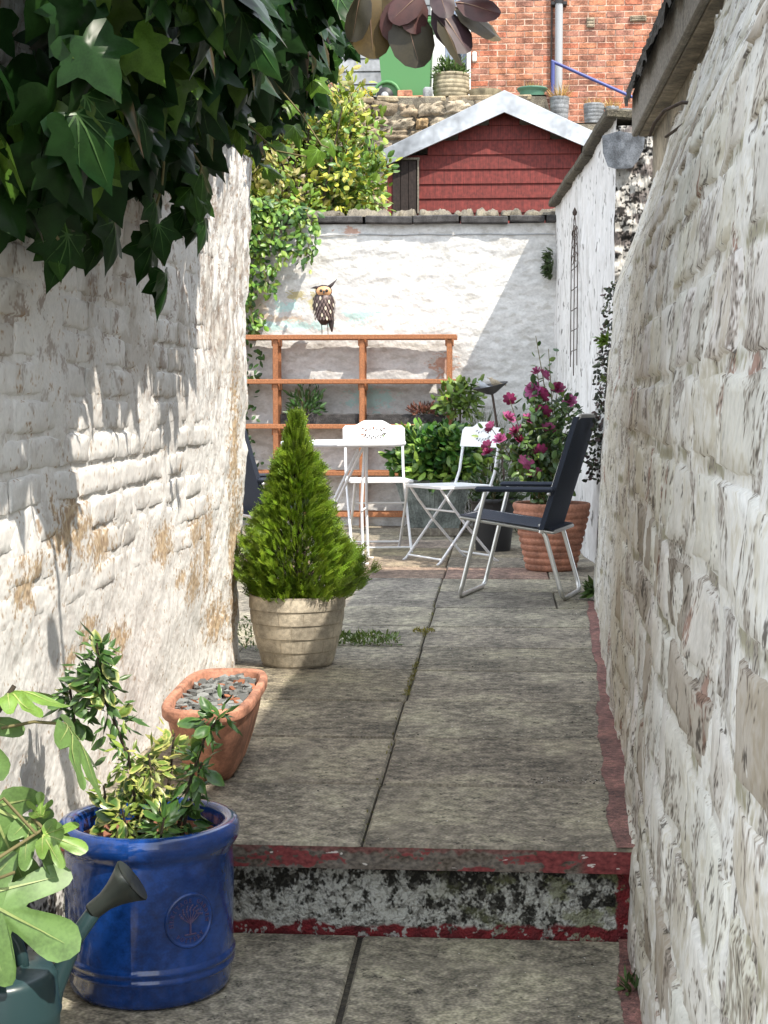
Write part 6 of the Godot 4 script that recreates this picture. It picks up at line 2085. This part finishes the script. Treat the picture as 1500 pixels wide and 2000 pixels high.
		for i in int(q[1] * 0.85):
			var u := pow(rng.randf(), 0.55) * (pts.size() - 1.001)
			var p: Vector3 = pts[int(u)].lerp(pts[int(u) + 1], fmod(u, 1.0))
			var o := part(v, "leaf", lm[q[2] * 2 + (1 if rng.randf() < 0.5 else 0)] if rng.randf() < 0.8 else lm[rng.randi() % 6], M.gloss)
			var out := rv().normalized()
			o.transform = leaf_tf(p + out * q[3] * 0.6 * rng.randf(), out + Vector3(0, rr(-0.5, 0.4), 0.1), Vector3(0.2, 0.8, 0.4) + rv() * 0.6, q[4] * rr(0.7, 1.2))
	many(v, "small_leaves", plain_leaf(LANCE), M.gloss, vtf, vcs)
	part(v, "stems", st.mesh(), M.bark)

# ---------- watering can and fig
func build_can_and_fig() -> void:
	var c := thing("watering_can", "teal watering can with a black rose beside the blue pot", "watering can", Vector3(-0.835, -0.2, -2.56))
	var b := MB.new()
	b.lathe([Vector2(0, 0), Vector2(0.095, 0), Vector2(0.1, 0.006), Vector2(0.104, 0.1), Vector2(0.107, 0.105), Vector2(0.104, 0.11), Vector2(0.1, 0.165), Vector2(0.09, 0.18), Vector2(0.05, 0.185), Vector2(0.048, 0.19), Vector2(0.044, 0.185), Vector2(0.044, 0.15)], 48)
	part(c, "can_body", b.mesh(), M.canteal)
	b = MB.new()
	var pts := [Vector3(0.07, 0.05, -0.03), Vector3(0.085, 0.13, -0.04), Vector3(0.12, 0.215, -0.055), Vector3(0.155, 0.265, -0.065)]
	b.tube(pts, [0.022, 0.0175, 0.0145, 0.0135], 14)
	part(c, "spout", b.mesh(), M.canteal)
	b = MB.new()
	var dir := Vector3(0.075, 0.058, -0.012).normalized()
	var p0: Vector3 = pts[3] - dir * 0.012
	b.tube([p0, p0 + dir * 0.004, p0 + dir * 0.03, p0 + dir * 0.05, p0 + dir * 0.072, p0 + dir * 0.088, p0 + dir * 0.09, p0 + dir * 0.087], [0.0145, 0.0155, 0.0165, 0.022, 0.032, 0.041, 0.04, 0.036], 28)
	part(c, "rose_head", b.mesh(), M.canblack)
	b = MB.new()
	var hp := []
	for k in 13:
		var a := k / 12.0 * PI
		hp.append(Vector3(-0.03 + 0.075 * cos(a), 0.18 + 0.085 * sin(a), 0))
	b.tube(hp, 0.011, 10)
	part(c, "handle", b.mesh(), M.canteal)
	b = MB.new()
	var em := []
	for k in 21:
		var a := TAU * k / 20.0
		var az := 0.62 + 0.027 * cos(a) / 0.1
		em.append(Vector3(sin(az) * 0.1045, 0.07 + 0.022 * sin(a), cos(az) * 0.1045))
	b.tube(em, 0.0018, 6)
	part(c, "embossed_ring", b.mesh(), M.canteal)
	# fig in a pot just outside the picture
	var fp := Vector3(-0.80, -0.2, -2.13)
	pot("fig_pot", "black nursery pot of the fig at the left edge", fp, 0.11, 0.22, M.black)
	var f := thing("fig_plant", "young fig with large lobed pale green leaves at the left edge", "fig", fp + Vector3(0, 0.195, 0))
	var g1 := Color(0.15, 0.27, 0.075)
	var veins := [Vector2(0, 0.92), Vector2(-0.47, 0.54), Vector2(0.47, 0.54), Vector2(-0.4, 0.1), Vector2(0.4, 0.1)]
	var fm := leaf_mesh(smooth_outline(FIG), Vector2(0, 0.25), 0.12, 0.12, g1, g1 * 0.95, veins, Color(0.36, 0.44, 0.16), 0.03)
	var g2 := Color(0.19, 0.33, 0.06)
	var fm2 := leaf_mesh(smooth_outline(FIG), Vector2(0, 0.25), 0.3, 0.3, g2, g2, veins, Color(0.4, 0.48, 0.15), 0.05)
	var spots := [
		[Vector3(-0.835, 0.135, -2.46), Vector3(0.9, -0.5, -0.05), Vector3(0.1, 0.35, 1), 0.19, 0],
		[Vector3(-0.82, 0.27, -2.5), Vector3(0.35, -0.95, -0.1), Vector3(0.25, 0.2, 1), 0.17, 0],
		[Vector3(-0.765, 0.245, -2.53), Vector3(0.5, -0.75, 0.1), Vector3(0.75, 0.35, 0.5), 0.11, 0],
		[Vector3(-0.735, 0.225, -2.5), Vector3(1.0, -0.22, 0.0), Vector3(0.0, 0.6, 0.8), 0.075, 1],
		[Vector3(-0.745, 0.25, -2.52), Vector3(0.1, 0.9, 0.1), Vector3(0.5, 0.1, 0.9), 0.04, 1],
		[Vector3(-0.86, 0.43, -2.48), Vector3(0.45, -0.75, 0.0), Vector3(0.2, 0.3, 1), 0.13, 0],
		[Vector3(-0.70, 0.405, -2.52), Vector3(0.52, -0.85, -0.05), Vector3(0.9, 0.5, -0.1), 0.155, 0],
		[Vector3(-0.79, 0.458, -2.5), Vector3(1.0, 0.05, -0.1), Vector3(0.0, 1, 0.16), 0.1, 1],
		[Vector3(-0.92, 0.3, -2.4), Vector3(-0.5, -0.5, 0.5), Vector3(0.2, 0.7, 0.6), 0.16, 0],
		[Vector3(-0.78, 0.35, -2.2), Vector3(-0.6, 0.2, 0.6), Vector3(0.2, 0.9, 0.3), 0.16, 0]]
	for s in spots:
		var o := part(f, "leaf", fm2 if s[4] == 1 else fm, M.leaf)
		o.transform = leaf_tf(s[0] - f.position, s[1], s[2], s[3])
	var st := MB.new()
	var base := Vector3.ZERO
	st.tube([base, Vector3(-0.06, 0.2, -0.1), Vector3(-0.06, 0.34, -0.24), Vector3(0.0, 0.44, -0.36), Vector3(0.02, 0.475, -0.375)], [0.009, 0.008, 0.006, 0.005, 0.004], 8)
	part(f, "stem", st.mesh(), M.bark)
	st = MB.new()
	st.tube([base, Vector3(-0.07, 0.1, -0.16), Vector3(0.0, 0.2, -0.34), Vector3(0.06, 0.235, -0.39)], [0.007, 0.005, 0.0032, 0.0025], 8)
	part(f, "shoot", st.mesh(), M.twig)
	var pt0 := MB.new()
	pt0.tube([Vector3(0.005, 0.41, -0.35), Vector3(0.05, 0.415, -0.38), Vector3(0.1, 0.41, -0.39)], 0.0028, 6)
	part(f, "petiole", pt0.mesh(), M.twig)
	var pt1 := MB.new()
	pt1.tube([Vector3(0.03, 0.18, -0.33), Vector3(-0.02, 0.16, -0.33), Vector3(-0.035, 0.14, -0.33)], 0.0028, 6)
	part(f, "petiole", pt1.mesh(), M.twig)
	var pt2 := MB.new()
	pt2.tube([Vector3(0.05, 0.23, -0.38), Vector3(0.0, 0.29, -0.37), Vector3(-0.02, 0.275, -0.37)], 0.0028, 6)
	part(f, "petiole", pt2.mesh(), M.twig)
	var pt3 := MB.new()
	pt3.tube([Vector3(0.06, 0.235, -0.39), Vector3(0.04, 0.25, -0.4), Vector3(0.035, 0.245, -0.4)], 0.0028, 6)
	part(f, "petiole", pt3.mesh(), M.twig)
	var pt4 := MB.new()
	pt4.tube([Vector3(0.0, 0.42, -0.36), Vector3(-0.04, 0.45, -0.35), Vector3(-0.06, 0.43, -0.35)], 0.0028, 6)
	part(f, "petiole", pt4.mesh(), M.twig)
	var pt5 := MB.new()
	pt5.tube([Vector3(-0.02, 0.3, -0.25), Vector3(-0.08, 0.32, -0.26), Vector3(-0.12, 0.3, -0.27)], 0.0028, 6)
	part(f, "petiole", pt5.mesh(), M.twig)
	var pt6 := MB.new()
	pt6.tube([Vector3(-0.03, 0.25, -0.18), Vector3(0.0, 0.33, -0.12), Vector3(0.02, 0.35, -0.07)], 0.0028, 6)
	part(f, "petiole", pt6.mesh(), M.twig)

# ---------- copper-leaved branch at the top
func build_copper() -> void:
	var t := thing("copper_leaved_tree", "copper purple leaved branch hanging into the top of the view", "tree")
	var b := MB.new()
	b.tube([Vector3(-1.5, -0.3, -2.3), Vector3(-1.48, 1.0, -2.3), Vector3(-1.3, 1.9, -2.4), Vector3(-0.9, 2.15, -2.5), Vector3(-0.5, 1.95, -2.58), Vector3(-0.25, 1.72, -2.6), Vector3(-0.12, 1.62, -2.6), Vector3(-0.06, 1.585, -2.6)], [0.05, 0.04, 0.03, 0.02, 0.013, 0.008, 0.005, 0.003], 8)
	b.tube([Vector3(-0.25, 1.72, -2.6), Vector3(-0.2, 1.64, -2.62), Vector3(-0.18, 1.59, -2.62)], [0.005, 0.004, 0.003], 6)
	part(t, "trunk", b.mesh(), M.bark)
	var ms := []
	for c in [Color(0.055, 0.03, 0.036), Color(0.10, 0.066, 0.018), Color(0.085, 0.032, 0.028), Color(0.05, 0.04, 0.02)]:
		ms.append(leaf_mesh(ROUNDISH, Vector2(0, 0.5), 0.22, 0.18, c, c * 0.85, [Vector2(0, 0.95)], Color(0.24, 0.15, 0.10), 0.02))
	var spots := [
		[Vector3(-0.212, 1.60, -2.6), Vector3(0.12, -1, 0.1), Vector3(0.2, 0.2, 1), 0.115, 1],
		[Vector3(-0.215, 1.59, -2.58), Vector3(-0.35, -1, 0.1), Vector3(-0.6, 0.2, 0.8), 0.085, 3],
		[Vector3(-0.16, 1.58, -2.6), Vector3(-0.15, -1, 0.1), Vector3(0.5, 0.2, 0.9), 0.07, 2],
		[Vector3(-0.158, 1.575, -2.6), Vector3(0.32, -1, 0.15), Vector3(0.1, 0.15, 1), 0.11, 3],
		[Vector3(-0.105, 1.567, -2.6), Vector3(0.55, -0.62, 0.15), Vector3(0.2, 0.6, 0.8), 0.095, 0],
		[Vector3(-0.098, 1.54, -2.58), Vector3(0.65, -0.85, 0.1), Vector3(0.65, 0.45, 0.3), 0.085, 3],
		[Vector3(-0.075, 1.57, -2.62), Vector3(0.85, -0.42, 0.0), Vector3(0.1, 0.75, 0.5), 0.095, 1],
		[Vector3(-0.07, 1.57, -2.6), Vector3(0.9, -0.18, 0.2), Vector3(0.1, 0.5, 0.9), 0.075, 2],
		[Vector3(-0.12, 1.585, -2.59), Vector3(-0.6, -0.5, 0.2), Vector3(0.2, 0.4, 1), 0.07, 2],
		[Vector3(-0.1, 1.595, -2.58), Vector3(0.3, -0.8, 0.3), Vector3(0.1, 0.4, 1), 0.06, 0],
		[Vector3(-0.14, 1.6, -2.6), Vector3(0.1, -0.8, 0.2), Vector3(0.4, 0.5, 1), 0.08, 2],
		[Vector3(-0.18, 1.605, -2.61), Vector3(0.3, -0.7, 0.3), Vector3(-0.2, 0.4, 1), 0.075, 1],
		[Vector3(-0.23, 1.65, -2.6), Vector3(-0.6, -0.3, 0.3), Vector3(0, 1, 0.3), 0.1, 0],
		[Vector3(-0.05, 1.6, -2.6), Vector3(0.8, 0.3, 0.3), Vector3(0, 1, 0.3), 0.1, 2],
		[Vector3(-0.35, 1.8, -2.6), Vector3(0.4, 0.3, 0.6), Vector3(0, 1, 0.3), 0.11, 0],
		[Vector3(-0.6, 2.0, -2.55), Vector3(-0.4, 0.3, 0.6), Vector3(0, 1, 0.3), 0.11, 1]]
	for s in spots:
		var o := part(t, "leaf", ms[s[4]], M.copper)
		o.transform = leaf_tf(s[0], s[1], s[2], s[3])

# ---------- weeds and litter
func build_small() -> void:
	var lance := plain_leaf(LANCE)
	var blade := blade_mesh()
	for s in [[Vector3(-0.5, 0.0, -6.02), 0.13, 0.04, 420, "low green weeds in the paving right of the barrel pot"], [Vector3(-0.9, 0.0, -5.85), 0.1, 0.12, 260, "dark weeds between the left wall end and the barrel pot"], [Vector3(-0.29, 0.0, -6.35), 0.045, 0.015, 110, "yellowish moss tuft in the middle joint of the path"]]:
		var t := thing("paving_weed", s[4], "weed", s[0], 0.0, "weeds in the paving")
		var tf := []
		var cs := []
		for i in s[3]:
			var a := rv()
			tf.append(leaf_tf(Vector3(a.x * s[1], rr(0.0, s[2]), a.z * s[1] * 0.45), rv() + Vector3.UP * 0.9, rv(), rr(0.012, 0.03) if s[2] > 0.02 else 0.014))
			cs.append(tint(Color(0.17, 0.25, 0.06) if s[2] > 0.02 else Color(0.3, 0.27, 0.05), 0.35))
		many(t, "foliage", lance, M.leaf, tf, cs)
	var jm := thing("joint_moss", "thin line of yellow green moss along the middle joint of the path", "moss")
	jm.set_meta("kind", "stuff")
	var tf := []
	var cs := []
	for i in 900:
		var d := rr(4.9, 6.6) if rng.randf() < 0.75 else rr(3.3, 8.0)
		if n2(d * 2.2, 4.0) < -0.1: continue
		tf.append(leaf_tf(Vector3(-0.282 + rr(-0.008, 0.008), rr(-0.008, 0.004), -d), rv() + Vector3.UP, rv(), rr(0.006, 0.013)))
		cs.append(tint(Color(0.2, 0.19, 0.05), 0.4))
	many(jm, "moss", lance, M.leaf, tf, cs)
	# crumbs of soil, leaf and paint on the paving
	var lt := thing("floor_litter", "scattered dark leaf crumbs and pale paint flakes on the paving", "litter")
	lt.set_meta("kind", "stuff")
	var cm := MB.new()
	cm.box(Vector3.ZERO, Vector3(1, 0.5, 0.8), 0.15)
	var chip := cm.mesh()
	tf = []
	cs = []
	for i in 520:
		var d := rr(2.6, 8.5)
		var up := d > 3.3
		var x := rr(-0.9, right_base(d) - 0.01)
		if rng.randf() < 0.35: x = right_base(d) - absf(rr(0, 0.12))
		if rng.randf() < 0.12 and up:
			d = 3.87 + rr(-0.03, 0.03)
			x = rr(0.08, 0.3)
		var pale := rng.randf() < 0.4
		var s := rr(0.0015, 0.005) * (0.8 if pale else 1.2)
		tf.append(Transform3D(Basis.from_euler(rv()).scaled(Vector3(s, s * 0.6, s)), Vector3(x, (0.001 if up else -0.199) + s * 0.25, -d)))
		cs.append(Color(0.62, 0.6, 0.56) if pale else Color(0.03, 0.025, 0.02))
	many(lt, "crumbs", chip, M.chip, tf, cs)
	var rw := thing("wall_foot_weed", "tiny weed at the foot of the right wall beside the step", "weed", Vector3(0.262, -0.2, -3.0))
	tf = []
	cs = []
	for i in 30:
		tf.append(leaf_tf(rv() * 0.012 + Vector3(0, 0.012, 0), rv() + Vector3(-0.3, 0.8, 0.2), rv(), rr(0.02, 0.035)))
		cs.append(tint(Color(0.08, 0.13, 0.04), 0.3))
	many(rw, "foliage", lance, M.leaf, tf, cs)
